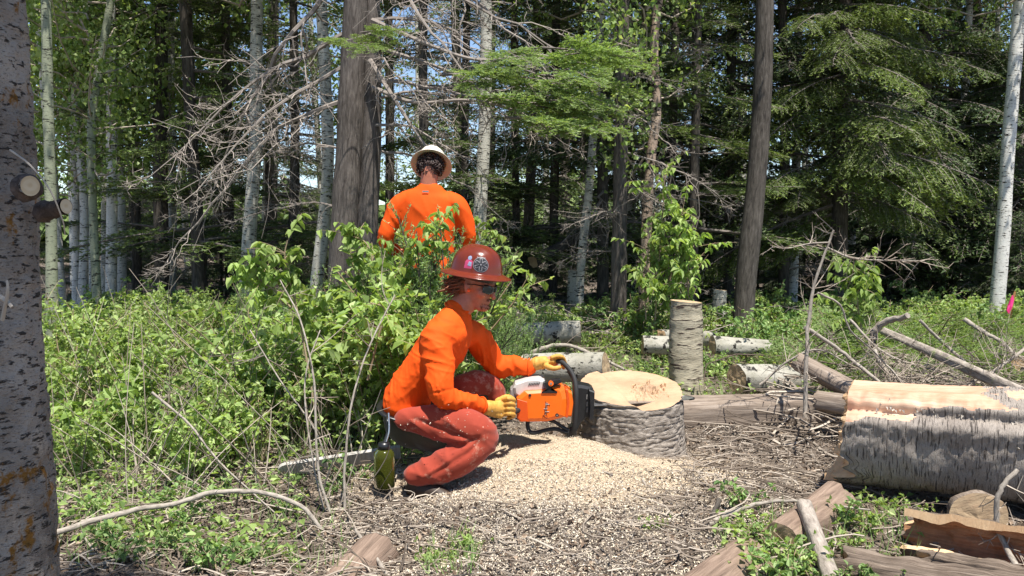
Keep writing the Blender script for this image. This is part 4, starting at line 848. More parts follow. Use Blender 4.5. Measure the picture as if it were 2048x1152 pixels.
# ================================================================ STICKS AND SAPLINGS
def stick(name, label, pts, r0, r1, mat='branch', twigs=0, tl=.25, group=None, cat_='stick', var=.6, sides=7, parts=None):
    p = cat([P(*q) for q in pts], 6); base = p[0] * 1.0
    r = np.linspace(r0, r1, len(p)) * (1 + .06 * rg.normal(0, 1, len(p)))
    m = MB(); m.tubes(p + rg.normal(0, .15, p.shape) * r[:, None], r, sides, var=var, cap=True)
    if not twigs:
        o = m.build(name, M[mat], None, base, smooth=True); return tag(o, label, cat_, group)
    t = thing(name, label, cat_, base, 0, group); m.build('stem', M[mat], t, base, smooth=True)
    k = twigs; u = rg.uniform(.15, 1, k); b, d = on_path(p[None], u[None]); b = b[0]; d = unit(d[0] * .6 + rg.normal(0, .8, (k, 3))); l = tl * rg.uniform(.3, 1.2, k)
    w = np.linspace(0, 1, 6); pp = b[:, None] + d[:, None] * (l[:, None] * w)[..., None] + (rg.normal(0, .25, (k, 1, 3)) * l[:, None, None]) * (w ** 2)[None, :, None]
    m = MB(); m.tubes(pp, np.linspace(1, .4, 6)[None] * .0032, 3, var=rg.uniform(.5, .9, k))
    k2 = k * 4; ii = rg.integers(0, k, k2); b, d = on_path(pp[ii], rg.uniform(.2, 1, (k2, 1))); b = b[:, 0]; d = unit(d[:, 0] + rg.normal(0, .9, (k2, 3))); l = tl * .35 * rg.uniform(.3, 1.2, k2)
    pp = b[:, None] + d[:, None] * (l[:, None] * w)[..., None]; m.tubes(pp, np.linspace(1, .5, 6)[None] * .0018, 3, var=rg.uniform(.4, .9, k2))
    m.build('twigs', M['twig'], t, base); return t
stick('arched_branch', 'long arched grey branch bowing across the lower left undergrowth', [(100, 1070, 3.35), (250, 1025, 3.5), (360, 1005, 3.6), (430, 985, 3.65), (520, 985, 3.65), (600, 1012, 3.62), (645, 1060, 3.6)], .0125, .009)
stick('thin_branch', 'straight bleached stick slanting down through the left shrubs', [(305, 785, 4.2), (380, 850, 4.1), (440, 925, 4.0), (560, 1035, 3.8)], .007, .003)
stick('dead_sapling', 'bare leaning sapling with grey twigs in front of the spruce', [(1610, 835, 5.1), (1612, 720, 5.15), (1622, 600, 5.2), (1645, 520, 5.2), (1668, 460, 5.2)], .014, .006, twigs=20, tl=.22, cat_='sapling')
stick('bare_branch', 'fine grey branch reaching right from the bare sapling top', [(1655, 495, 5.2), (1700, 515, 5.15), (1750, 520, 5.1), (1850, 522, 5.0)], .007, .003, twigs=26, tl=.14)
stick('bare_branch', 'forked bleached twig reaching left from the bare sapling top', [(1660, 485, 5.2), (1620, 487, 5.15), (1570, 497, 5.1), (1540, 490, 5.1)], .005, .002, twigs=8, tl=.15)
stick('bare_branch', 'thin drooping branch curving right from the middle of the bare sapling', [(1635, 585, 5.2), (1680, 610, 5.2), (1700, 660, 5.2), (1745, 700, 5.3), (1800, 760, 5.3)], .007, .004, twigs=12, tl=.2)
stick('curved_branch', 'thick bent grey limb rising to a cut tip in the brush', [(1745, 692, 6.2), (1748, 665, 6.2), (1768, 645, 6.15), (1818, 631, 6.0)], .030, .020, 'mossy')
stick('bare_branch', 'long slanting grey branch crossing behind the thick birch log', [(1610, 655, 5.6), (1680, 700, 5.6), (1740, 750, 5.5), (1795, 790, 5.4)], .014, .010, twigs=14, tl=.25)
stick('bare_branch', 'pale straight branch slanting down in the right brush', [(1840, 640, 6.2), (1880, 680, 6.2), (1930, 725, 6.1)], .011, .012)
stick('bare_branch', 'thick pale branch slanting from the right brush toward the white birch', [(1928, 640, 6.6), (1965, 662, 6.5), (2010, 690, 6.3), (2050, 730, 6.0)], .018, .012, twigs=16, tl=.25)
stick('tangled_branch', 'spiky grey tangle of dead twigs above the thick birch log', [(1750, 700, 5.7), (1760, 725, 5.6), (1790, 755, 5.5), (1850, 770, 5.4)], .013, .006, twigs=90, tl=.26)
stick('tangled_branch', 'spiky grey tangle of dead twigs near the right edge of the brush', [(2060, 690, 5.8), (1990, 740, 5.6), (1930, 770, 5.4)], .012, .006, twigs=80, tl=.28)
stick('tangled_branch', 'bleached twiggy branch lying over the white log beside the bare sapling', [(1520, 770, 6.0), (1580, 720, 6.0), (1640, 700, 5.9), (1700, 730, 5.8)], .009, .004, twigs=24, tl=.22)
stick('tangled_branch', 'pale spiny branch tangled between the curved limb and the fallen mossy trunk', [(1700, 640, 6.3), (1760, 700, 6.1), (1830, 730, 5.9), (1900, 745, 5.8)], .010, .004, twigs=70, tl=.26)
stick('fallen_branch', 'long brown branch lying behind the pale log left of the tall stump', [(1060, 705, 6.9), (1130, 690, 6.9), (1200, 715, 6.8), (1250, 740, 6.6)], .020, .010, twigs=20, tl=.3)
stick('dead_branch', 'bleached forked branch curving at the lower right edge', [(2035, 940, 3.2), (2000, 980, 3.2), (1992, 1040, 3.2), (2010, 1090, 3.15), (2040, 1150, 3.0)], .009, .011, twigs=9, tl=.16)
stick('dead_branch', 'dark forked stick lying on the litter right of centre bottom', [(1438, 1000, 3.75), (1410, 1060, 3.5), (1345, 1115, 3.35)], .011, .016, 'fir_dark')
stick('dead_branch', 'smooth pale stick curving from the litter over to the reddish log', [(1415, 1048, 3.5), (1470, 1022, 3.6), (1530, 1005, 3.65), (1600, 1003, 3.6), (1740, 1020, 3.5)], .013, .004)
stick('dead_branch', 'dark stick lying flat on the wood chips at bottom centre', [(936, 1076, 3.46), (1000, 1086, 3.44), (1070, 1090, 3.43), (1140, 1094, 3.42)], .011, .006)
stick('dead_branch', 'bent dark twig on the sawdust in front of the cut stump', [(1130, 962, 4.2), (1160, 945, 4.25), (1200, 942, 4.25), (1226, 950, 4.2)], .006, .004)
stick('dead_branch', 'short forked twig on the chips under the dark sawdust hollow', [(1285, 960, 4.15), (1310, 1000, 4.0), (1350, 1035, 3.8)], .006, .007)
stick('dead_branch', 'pale stick leaning over the pinkish log end at the bottom', [(710, 1060, 3.55), (740, 1100, 3.35), (785, 1165, 3.1)], .007, .008)
for k, (lab, pts, a, b_) in enumerate((
    ('bare upright shrub stem left of the worker, the thicker one', [(668, 1045, 3.85), (640, 960, 3.9), (632, 870, 3.95), (628, 760, 4.0), (600, 640, 4.1), (560, 560, 4.2)], .008, .003),
    ('bare pale stem just left of the squatting worker', [(690, 1040, 3.9), (690, 930, 3.95), (705, 800, 4.0), (740, 690, 4.1), (790, 590, 4.2)], .007, .003),
    ('thin upright stem rising beside the thicker bare shrub stem', [(650, 1030, 3.9), (622, 900, 4.0), (610, 760, 4.1), (640, 660, 4.2)], .005, .003),
    ('thin stem slanting across in front of the weathered plank', [(665, 960, 4.2), (630, 860, 4.2), (560, 760, 4.3), (500, 660, 4.4)], .005, .003))):
    stick('shrub_stem', lab, pts, a, b_, 'branch', twigs=6, tl=.22, cat_='stem')
def shrubby(px, py0, py1, Y_, n, mb, wd, rad=.18, L=.062, W=.034):
    pass
# leafy saplings (maple like drooping leaves)
def leafy_sapling(label, pts, nclus, leafL=.066, group=None, name='leafy_sapling', spread=.16, mat='maple_leaf', per=10, r0=.007, u0=.35):
    p = cat([P(*q) for q in pts], 5); base = p[0]; t = thing(name, label, 'sapling', base, 0, group)
    m = MB(); m.tubes(p, np.linspace(r0, .003, len(p)), 6, var=.6)
    u = rg.uniform(u0, 1, nclus); b, d = on_path(p[None], u[None]); b = b[0]; d = unit(d[0] * .5 + rg.normal(0, .8, (nclus, 3)) + arr(0, 0, .25)); l = spread * rg.uniform(.4, 1.6, nclus)
    w = np.linspace(0, 1, 5); pp = b[:, None] + d[:, None] * (l[:, None] * w)[..., None] - arr(0, 0, .5) * (l[:, None] * w ** 2)[..., None] * .4
    m.tubes(pp, np.linspace(1, .5, 5)[None] * .0024, 3, var=.6); m.build('stem', M['stem'], t, base)
    f = MB(); ii = np.repeat(np.arange(nclus), per); b, d = on_path(pp[ii], rg.uniform(.35, 1, (len(ii), 1))); b = b[:, 0]; az = rg.uniform(0, 6.283, len(ii))
    dn = np.stack([np.cos(az), np.sin(az), -rg.uniform(.1, 1.0, len(ii))], 1); sc = rg.uniform(.55, 1.2, len(ii))
    f.leaves(b, dn, rg.normal(0, .35, b.shape) + arr(0, 0, 1), leafL * sc, leafL * .55 * sc, var=np.clip(rg.normal(.55, .22, len(ii)), 0, 1), style=6, curl=.3)
    f.build('leaves', M[mat], t, base); return t
leafy_sapling('leafy sapling with drooping bright leaves in front of the big fir', [(640, 880, 4.7), (610, 700, 4.75), (590, 600, 4.8), (570, 520, 4.8), (575, 480, 4.8)], 22, spread=.17)
leafy_sapling('leafy sapling tip leaning left in front of the cream aspen', [(600, 640, 4.8), (560, 590, 4.8), (520, 560, 4.8), (480, 530, 4.8)], 16, spread=.13)
leafy_sapling('leafy sapling spreading before the back of the standing worker', [(735, 740, 5.2), (770, 620, 5.2), (800, 540, 5.2), (830, 505, 5.2), (880, 460, 5.2)], 26, spread=.17, u0=.4)
leafy_sapling('leafy sapling arching left of the standing worker elbow', [(760, 620, 5.1), (750, 550, 5.1), (735, 490, 5.1), (700, 470, 5.1)], 16, spread=.15)
leafy_sapling('low leafy sapling over the bare stem beside the squatting worker', [(735, 760, 4.5), (755, 680, 4.5), (770, 620, 4.5), (740, 605, 4.5)], 14, spread=.14)
leafy_sapling('light green leafy sapling at the worker right elbow side, by the aspen', [(950, 640, 6.8), (955, 540, 6.8), (952, 480, 6.8), (970, 460, 6.8)], 14, spread=.16)
leafy_sapling('broad leafed bush of fresh green leaves at the right beyond the bare sapling', [(1735, 720, 6.8), (1720, 640, 6.8), (1715, 580, 6.8), (1740, 550, 6.8)], 34, spread=.25, leafL=.085)
for k_ in range(5):
    x = (1330, 1365, 1300, 1385, 1345)[k_]; y = (350, 420, 480, 480, 540)[k_]
    leafy_sapling(('tallest airy green shrub before the dark firs, right of the pinkish aspen', 'second tallest airy green shrub, right of the tallest one before the dark firs', 'airy green shrub at the foot of the pinkish aspen', 'airy green shrub just left of the leaning dark fir trunk', 'lowest airy green shrub, amid the taller ones before the dark firs')[k_], [(x - 20 + k_ * 6, 640, 8.3), (x - 10, (y + 640) / 2, 8.3), (x, y, 8.3)], 34, spread=.30, leafL=.075, group='airy shrubs before the dark firs', u0=.15, per=8)
# ================================================================ UNDERGROWTH
sh = []
for k_ in range(5):
    SL = ('leafy shrub with medium pale green leaves', 'open shrub with broad drooping bright leaves', 'dense shrub with many tiny leaves', 'broad-leaved shrub with cool green leaves', 'shrub with narrow pointed leaves')
    w_, f_ = shrub(rg, H=rg.uniform(.55, .85), spread=.5, nst=(12, 8, 14, 7, 10)[k_], leafL=(.062, .085, .046, .074, .060)[k_], leafW=(.042, .050, .030, .052, .030)[k_], ntw=8, nlf=(8, 6, 10, 6, 8)[k_], style=6 if k_ < 2 else 4, lean=.6, hangd=(.3, .9, .2, .5, .1)[k_])
    t = thing('leafy_shrub', SL[k_] + ' in the thicket beside the workers', 'shrub', (0, 0, 0), 0, 'leafy shrubs left of the workers')
    w_.build('stems', M['stem'], t, (0, 0, 0)); f_.build('leaves', M[('shrub_leaf', 'maple_leaf', 'shrub_leaf', 'herb', 'shrub_leaf')[k_]], t, (0, 0, 0)); sh.append([t, False])
def scatter(protos, n, region, dmin, sc=(.8, 1.2), label=None, group=None, avoid=None, hfun=None):
    pts = []; tries = 0
    while len(pts) < n and tries < n * 60:
        tries += 1; x, y = region()
        if avoid and avoid(x, y): continue
        if all((x - a) ** 2 + (y - b) ** 2 > dmin ** 2 for a, b in pts):
            pts.append((x, y)); pr_ = protos[rg.integers(len(protos))]; s_ = rg.uniform(*sc) * (hfun(x, y) if hfun else 1)
            loc = (x, y, hz(x, y) - .01 + (.02 + .14 * rg.random() if protos[0][0].name.startswith('fir_bough') else 0)); az = rg.uniform(0, 6.283)
            if not pr_[1]:
                pr_[0].location = loc; pr_[0].rotation_euler = (0, 0, az); pr_[0].scale = (s_,) * 3; pr_[1] = True
                if label: pr_[0]['label'] = label; pr_[0]['group'] = group
            else: dup(pr_[0], loc, az, label, group, s_, (rg.normal(0, .08), rg.normal(0, .08)))
def px_of(x, y): return 1024 + F * x / y
def reg_left():
    Y_ = rg.uniform(4.3, 10.5); px = rg.uniform(105, 800 - 90 * (Y_ < 5.2)); return (px - 1024) / F * Y_, Y_
scatter(sh, 120, reg_left, .27, (.5, 1.25), avoid=lambda x, y: (vn(p3(x * 1.6, y * 1.2, 0), 77) < -.35) or (px_of(x, y) > 500 and y < 5.05) or (px_of(x, y) > 400 and y < 4.5), hfun=lambda x, y: .62 if y < 5 else .8 if y < 7 else .66)
sr = []
for k_ in range(5):
    w_, f_ = shrub(rg, H=rg.uniform(.4, .65), spread=.5, nst=12, leafL=.052, leafW=.032, ntw=8, nlf=8, lean=.9, style=4)
    t = thing('low_shrub', ('low yellowish green shrub in the brush behind the logs', 'low cool green shrub in the brush behind the logs')[k_ % 2], 'shrub', (0, 0, 0), 0, 'low shrubs behind the logs')
    w_.build('stems', M['stem'], t, (0, 0, 0)); f_.build('leaves', M['herb' if k_ % 2 else 'shrub_leaf'], t, (0, 0, 0)); sr.append([t, False])
for (px, Y_, s_) in ((770, 5.3, 1.25), (830, 5.1, 1.2), (880, 5.1, 1.25), (720, 5.2, 1.05), (800, 4.95, 1.0), (850, 5.5, 1.4), (740, 4.9, .8), (670, 5.2, .95), (620, 5.0, .9), (560, 5.3, 1.0), (500, 5.5, .95)):
    dup(sh[(0, 2, 4)[int(rg.integers(3))]][0], Pg(px, Y_), rg.uniform(0, 6), sc=s_)
def reg_right():
    Y_ = rg.uniform(6.3, 11.5); px = rg.uniform(960, 2090); return (px - 1024) / F * Y_, Y_
def av_right(x, y):
    p = px_of(x, y); return (1115 < p < 1190 and y > 8) or (1405 < p < 1480 and y > 7.6) or (1010 < p < 1170 and 6.7 < y < 7.4) or (y < 7.4 and p < 1240) or (1340 < p < 1420 and y < 6.9) or (y < 6.6 and p < 1640) or (1060 < p < 1180 and y > 9.3)
scatter(sr, 110, reg_right, .32, (.6, 1.1), avoid=av_right, hfun=lambda x, y: .55 if y < 8 else .9)
# feathery fir saplings / cut boughs in the right brush
fb = []
for k_ in range(3):
    t = thing('fir_bough', 'fresh green fir bough lying in the brush right of the bare sapling', 'bough', (0, 0, 0), 0, 'fir boughs lying in the brush')
    a, b = fir_lib[k_]; mt = Matrix.Rotation(-.45, 4, 'Y') @ Matrix.Scale(.55, 4)
    w_ = MB(); w_.merge(a, mt); w_.build('twigs', M['twig'], t, (0, 0, 0)); f_ = MB(); f_.merge(b, mt); f_.build('needles', M['fir_fresh'], t, (0, 0, 0)); fb.append([t, False])
def reg_fb():
    Y_ = rg.uniform(6.3, 8.6); px = rg.uniform(1600, 2080); return (px - 1024) / F * Y_, Y_
scatter(fb, 46, reg_fb, .2, (.6, 1.25))
# juniper bushes behind the squatting worker
jb = []
for k_ in range(3):
    t = thing('juniper_bush', 'feathery blue green conifer bush between the two workers', 'bush', (0, 0, 0), 0, 'feathery conifer bushes between the workers')
    a, b = needle_bush(rg, 1.0); a.build('stems', M['fir_dark'], t, (0, 0, 0)); b.build('needles', M['juniper'], t, (0, 0, 0)); jb.append(t)
js = [(885, 5.25, 1.2), (850, 5.35, 1.08), (800, 5.3, .95), (780, 5.5, 1.0), (690, 5.6, .95), (745, 5.4, 1.0), (800, 5.6, 1.02), (850, 5.5, 1.05), (885, 5.45, 1.12), (770, 5.1, .75), (720, 5.0, .55), (655, 5.8, .6), (1010, 6.3, .75), (1050, 6.6, .6), (610, 6.5, .65), (500, 7.5, .75), (550, 7.2, .7), (860, 5.1, .7), (820, 5.05, .75), (1000, 5.8, .5), (980, 6.0, .7), (520, 6.8, .5), (895, 5.2, .9)]
for k_, (px, Y_, s_) in enumerate(js):
    loc = Pg(px, Y_)
    if k_ < 3: jb[k_].location = loc; jb[k_].scale = (s_,) * 3
    else: dup(jb[k_ % 3], loc, rg.uniform(0, 6), sc=s_)
# small plants near the camera
hb = []
for k_ in range(3):
    w_, f_ = shrub(rg, H=.17, spread=.1, nst=7, leafL=.035, leafW=.022, ntw=4, nlf=4, lean=.9, style=6)
    t = thing('seedling', ('seedling with pale blue green leaves', 'seedling with bright yellow green leaves', 'tiny spreading seedling with cool green leaves')[k_] + ' in the front litter', 'plant', (0, 0, 0), 0, 'seedlings in the front litter')
    w_.build('stems', M['stem'], t, (0, 0, 0)); f_.build('leaves', M['maple_leaf' if k_ % 2 else 'herb'], t, (0, 0, 0)); hb.append([t, False])
hs = [(1500, 3.75), (1480, 3.45), (1530, 3.42), (1550, 3.25), (1580, 3.05), (1620, 3.12), (1510, 3.3), (1700, 3.55), (1740, 3.5), (1720, 3.35), (1600, 3.3), (1650, 3.0), (1590, 2.98), (1760, 3.6), (1735, 3.05), (1780, 3.0), (860, 3.3), (890, 3.35), (930, 3.4), (700, 4.2), (650, 4.1), (575, 4.2), (440, 3.4), (500, 3.3), (350, 3.4), (250, 3.5), (180, 3.3), (170, 3.8), (300, 3.9), (400, 4.0), (480, 4.05), (560, 3.9), (230, 3.2), (420, 3.15), (1790, 3.75), (1310, 3.5), (1840, 3.8), (220, 4.1), (160, 4.3), (330, 3.6), (290, 3.3), (380, 3.2)]
for px, Y_ in hs:
    scatter(hb, 1, lambda: ((px - 1024) / F * Y_, Y_), 0, (.4, .85))
# ---- carpets too fine to count
def area(n, y0, y1, p0, p1, pw=1.0):
    Y_ = y0 + (y1 - y0) * rg.random(n) ** pw; px = rg.uniform(p0, p1, n); return (px - 1024) / F * Y_, Y_
m = MB()
for (n, y0, y1, a, b, hh) in ((11000, 4.4, 11, 60, 830, .22), (1100, 3.3, 4.4, 60, 600, .08), (12000, 6.0, 13, 930, 2150, .18), (350, 3.0, 3.6, 1440, 1640, .06), (200, 3.2, 4.0, 1660, 1850, .06)):
    x, y = area(n, y0, y1, a, b); keep = vn(p3(x * 1.8, y * 1.8), 40) + .35 * rg.normal(0, 1, n) > -.25; x = x[keep]; y = y[keep]; k = len(x)
    z = hz(x, y) + rg.uniform(0, hh, k); d = rg.normal(0, 1, (k, 3)) * arr(1, 1, .5); sc = rg.uniform(.024, .054, k)
    m.leaves(np.stack([x, y, z], 1), d, rg.normal(0, .5, (k, 3)) + arr(0, 0, 1), sc, sc * .6, var=np.clip(rg.normal(.5, .25, k), 0, 1), style=4)
tag(m.build('ground_plants', M['shrub_leaf']), 'low green leaves covering the forest floor', 'undergrowth', kind='stuff')
m = MB()
for (n, y0, y1, a, b, hh) in ((3500, 4.4, 9, 60, 830, .22), (600, 3.1, 4.3, 60, 700, .12), (6000, 6, 11, 930, 2150, .22), (200, 3.1, 3.6, 1450, 1850, .14), (160, 3.1, 3.5, 840, 960, .1)):
    x, y = area(n, y0, y1, a, b); k = n; d = rg.normal(0, .35, (k, 3)) + arr(0, 0, 1)
    m.leaves(np.stack([x, y, hz(x, y)], 1), d, rg.normal(0, 1, (k, 3)), rg.uniform(.4, 1, k) * hh, .006, var=rg.uniform(.3, 1, k), style=3)
tag(m.build('grass', M['herb']), 'thin green grass blades among the undergrowth', 'grass', kind='stuff')
def litter_tubes(n, x, y, L, r, hh, name, mat, label, cat_):
    k = len(x); az = rg.uniform(0, 2 * np.pi, k); l = L * rg.lognormal(0, .5, k); w = np.linspace(0, 1, 5); d = np.stack([np.cos(az), np.sin(az), rg.normal(0, .12, k)], 1)
    b = np.stack([x, y, hz(x, y) + rg.uniform(0, hh, k) ** 1.3 + .004], 1)
    p = b[:, None] + d[:, None] * (l[:, None] * w)[..., None] + rg.normal(0, .16, (k, 1, 3)) * l[:, None, None] * (w * (1 - w))[None, :, None] * 4 * arr(1, 1, .35)
    m = MB(); m.tubes(p, np.linspace(1, .6, 5)[None] * (r * rg.uniform(.5, 1.8, (k, 1))), 4, var=rg.uniform(0, 1, k)); return tag(m.build(name, M[mat]), label, cat_, kind='stuff')
xx, yy = [], []
for (n, y0, y1, a, b) in ((1500, 3.0, 4.6, 60, 820), (230, 3.0, 3.7, 800, 1500), (900, 3.8, 5.6, 1380, 1720), (1500, 4.4, 8, 60, 850), (1900, 5.6, 9, 950, 2100), (450, 3.0, 4.0, 1300, 2100), (700, 9, 12, 950, 1400)):
    x, y = area(n, y0, y1, a, b); xx.append(x); yy.append(y)
xx = np.concatenate(xx); yy = np.concatenate(yy)
litter_tubes(0, xx, yy, .14, .0026, .05, 'twig_litter', 'twig', 'fallen dry twigs scattered over the ground', 'twigs')
def stems_up(n, y0, y1, a, b, H, name, label):
    x, y = area(n, y0, y1, a, b); az = rg.uniform(0, 6.283, n); tl = rg.uniform(.1, 1.1, n); d = np.stack([np.cos(az) * tl, np.sin(az) * tl, np.ones(n)], 1); l = H * rg.lognormal(0, .45, n); w = np.linspace(0, 1, 6)
    p = np.stack([x, y, hz(x, y)], 1)[:, None] + d[:, None] * (l[:, None] * w)[..., None] + rg.normal(0, .2, (n, 1, 3)) * l[:, None, None] * (w ** 2)[None, :, None]
    m = MB(); m.tubes(p, np.linspace(1, .45, 6)[None] * rg.uniform(.0016, .0042, (n, 1)), 4, var=rg.uniform(.3, 1, n)); tag(m.build(name, M['twig']), label, 'stems', kind='stuff')
stems_up(400, 3.8, 7.5, 60, 760, .36, 'bare_stems', 'thin bare stems standing up through the left undergrowth')
x, y = area(700, 8.6, 11, 1010, 1420); litter_tubes(0, x, y, .4, .004, .4, 'brush_pile', 'dead_twig', 'tangled heap of dry grey branches before the firs', 'brush')
x, y = area(850, 5.0, 6.8, 1540, 2100); litter_tubes(0, x, y, .28, .005, .25, 'branch_slash', 'twig', 'loose bleached slash piled behind the thick birch log', 'brush')
m = MB()
for (n, y0, y1, a, b, v0, v1, s_) in ((26000, 3.05, 5.4, 760, 1640, .4, 1, .0055), (18000, 3.8, 4.9, 960, 1420, .7, 1, .0042), (30000, 3.0, 4.3, 640, 1600, .05, 1, .0095), (3500, 3.8, 6, 1350, 1720, .05, .5, .012)):
    x, y = area(n, y0, y1, a, b)
    dens = np.exp(-((x - .15) / .95) ** 2 - ((y - 4.2) / .75) ** 2) + .25
    k = rg.random(n) < dens * (1.1 if v0 > .3 else 9); x = x[k]; y = y[k]; k = len(x)
    m.leaves(np.stack([x, y, hz(x, y) + .003], 1), rg.normal(0, 1, (k, 3)) * arr(1, 1, .45) + arr(0, 0, .15), rg.normal(0, .5, (k, 3)) + arr(0, 0, 1), s_ * rg.uniform(.6, 2.0, k), s_ * rg.uniform(.4, .9, k), var=rg.uniform(v0, v1, k), style=4)
tag(m.build('wood_chips', M['chip']), 'pale wood chips and sawdust strewn round the stump', 'wood chips', kind='stuff')
m = MB()
for (n, y0, y1, a, b) in ((9000, 3.0, 6.5, 60, 900), (7000, 3.0, 5.5, 900, 2100), (9000, 5.5, 12, 60, 2100)):
    x, y = area(n, y0, y1, a, b); kp = rg.random(n) > 1.3 * np.exp(-((x - .2) / .75) ** 2 - ((y - 4.35) / .5) ** 2); x = x[kp]; y = y[kp]; k = len(x)
    m.leaves(np.stack([x, y, hz(x, y) + .003], 1), rg.normal(0, 1, (k, 3)) * arr(1, 1, .5), rg.normal(0, .6, (k, 3)) + arr(0, 0, 1), rg.uniform(.01, .04, k), rg.uniform(.008, .022, k), var=rg.uniform(0, 1, k), style=4)
tag(m.build('leaf_litter', M['litter']), 'brown dead leaves and bark crumbs on the soil', 'litter', kind='stuff')
# ================================================================ BIG TRUNK AT THE LEFT EDGE
def front_trunk():
    Yt = 2.0; bx = (-86 - 1024) / F * Yt; base = Vector((bx - .0, Yt, hz(bx, Yt)))
    t = thing('aspen_tree', 'big lichen spotted grey aspen trunk filling the left edge, closest to the camera', 'tree', base)
    n = 330; sides = 230; z = np.concatenate([np.linspace(-.05, .35, 12), np.linspace(.36, 2.1, n - 30), np.linspace(2.15, 8, 18)]); n = len(z)
    cx = bx + .004 * np.sin(z * 2) - .012 * (z - 1); path = np.stack([cx, np.full(n, Yt), z], 1)
    r = .166 + .010 * np.exp(-z / .5) - .003 * z; r = np.maximum(r, .05); m = MB(); m.tubes(path, r, sides); V = m.V[0]; T = m.T[0]
    ctr = np.repeat(path, sides, 0); dn = unit(V - ctr); a = np.arctan2(T[:, 1], T[:, 0]); q = p3(np.cos(a), np.sin(a), V[:, 2])
    kn = lambda zz, aa, s1, s2: np.exp(-((V[:, 2] - zz) / s1) ** 2) * np.exp(-((np.mod(a - aa + np.pi, 2 * np.pi) - np.pi) / s2) ** 2)
    d = .010 * vn(q * arr(1.5, 1.5, 3), 1) + .0045 * fbm(q * arr(4, 4, 26), 4, 2) + .0030 * fbm(q * arr(12, 12, 60), 3, 3)
    # long crack on the visible side
    face = np.arctan2(dn[:, 0], -dn[:, 1])   # 0 = toward camera, + = to the right
    crack = face - (.62 + .10 * vn(p3(V[:, 2] * 6, 1, 0), 7) + .05 * vn(p3(V[:, 2] * 25, 2, 0), 8)); cm = np.exp(-(crack / .022) ** 2) * (V[:, 2] < 1.28) * (.6 + .4 * vn(p3(V[:, 2] * 9, 0, 0), 9))
    hc = np.exp(-((V[:, 2] - (1.265 + .015 * vn(p3(face * 4, 0, 0), 4))) / .006) ** 2) * (face < .62)
    d = d - .013 * np.clip(cm, 0, 1) - .006 * hc
    V = V + dn * d[:, None]; m.V[0] = V; m.build('trunk', M['front_bark'], t, base, smooth=True)
    # sawn branch knots
    for (px, py, Yk, rr, dr) in ((60, 372, 1.862, .020, (.62, -.78, .05)), (131, 413, 1.965, .0155, (.86, -.5, .12))):
        c = np.array(P(px, py, Yk)); dr = unit(arr(*dr)); k0 = c - dr * (.034 if px < 100 else .085)
        m = MB(); mm = np.linspace(0, 1, 14); rad = rr * (1.06 + .45 * (1 - mm) ** 2.0) + rr * .05 * rg.normal(0, 1, 14); m.tubes(k0 + mm[:, None] * (c - k0), rad, 24)
        Vk = m.V[0]; Vk += .0035 * fbm(Vk * 60, 3, 5)[:, None] * unit(Vk - np.repeat(k0 + mm[:, None] * (c - k0), 24, 0)); m.V[0] = Vk
        ko = m.build('knot', M['knot'], t, base, smooth=True)
        u = unit(np.cross(dr, arr(0, 0, 1))); v = np.cross(u, dr); an = np.linspace(0, 2 * np.pi, 20, endpoint=False); ring = c + dr * .003 + rr * .92 * (np.cos(an)[:, None] * u + np.sin(an)[:, None] * v * 1.15)
        m = MB(); K = 4; vs = np.concatenate([c + dr * .003 + (ring - c - dr * .003) * (1 - kk / K) for kk in range(K + 1)]); i = np.arange(K)[:, None] * 20; j = np.arange(20)[None]; j2 = (j + 1) % 20
        m.add(vs, np.stack([i + j, i + j2, i + 20 + j2, i + 20 + j], -1).reshape(-1, 4), 0, .5, np.stack([(vs - c) @ u, (vs - c) @ v, 0 * vs[:, 0]], 1)); m.build('sawn_face', M['ring_pale'], ko, base)
    # dead twig crossing the trunk, broken twig end
    for pts, r_ in (([(20, 300, 1.84), (60, 330, 1.80), (100, 380, 1.78), (125, 440, 1.80), (130, 470, 1.82)], .0022), ([(-10, 590, 1.70), (10, 600, 1.68), (25, 615, 1.66)], .006), ([(5, 640, 1.68), (15, 585, 1.66), (14, 560, 1.66)], .004)):
        p = cat([P(*q_) for q_ in pts], 4); m = MB(); m.tubes(p, np.linspace(r_, r_ * .5, len(p)), 6, var=.9, cap=True); m.build('dead_twig', M['twig'], t, base)
    # leafy limbs added overhead, out of frame, placed to shade the trunk
    for zc, cy_, rad, nlv in ((4.2, Yt - .97, .75, 2300), (6.0, Yt - 1.55, .9, 1500)):
        p = cat([(bx, Yt, zc - .8), (bx + .1, Yt - .5, zc - .3), (bx + .16 * (zc - 1.15), cy_, zc)], 5); m = MB(); m.tubes(p, np.linspace(.03, .012, len(p)), 6, var=.8); m.build('limb', M['twig'], t, base)
        c = arr(bx + .16 * (zc - 1.15), cy_, zc); q_ = rg.normal(0, 1, (nlv, 3)); q_ = c + unit(q_) * (rg.random((nlv, 1)) ** .45) * arr(rad * .42, rad, rad * .7)
        f = MB(); s_ = rg.uniform(.04, .07, nlv); f.leaves(q_, rg.normal(0, 1, q_.shape), rg.normal(0, 1, q_.shape), s_, s_ * .9, var=rg.random(nlv), style=4); f.build('leaves', M['aspen_leaf'], t, base)
M['knot'] = m_bark('knot_bark', (.17, .13, .11), (.09, .07, .06), (.03, .022, .018), furrow=(20, 20, 20), bs=.8)
front_trunk()
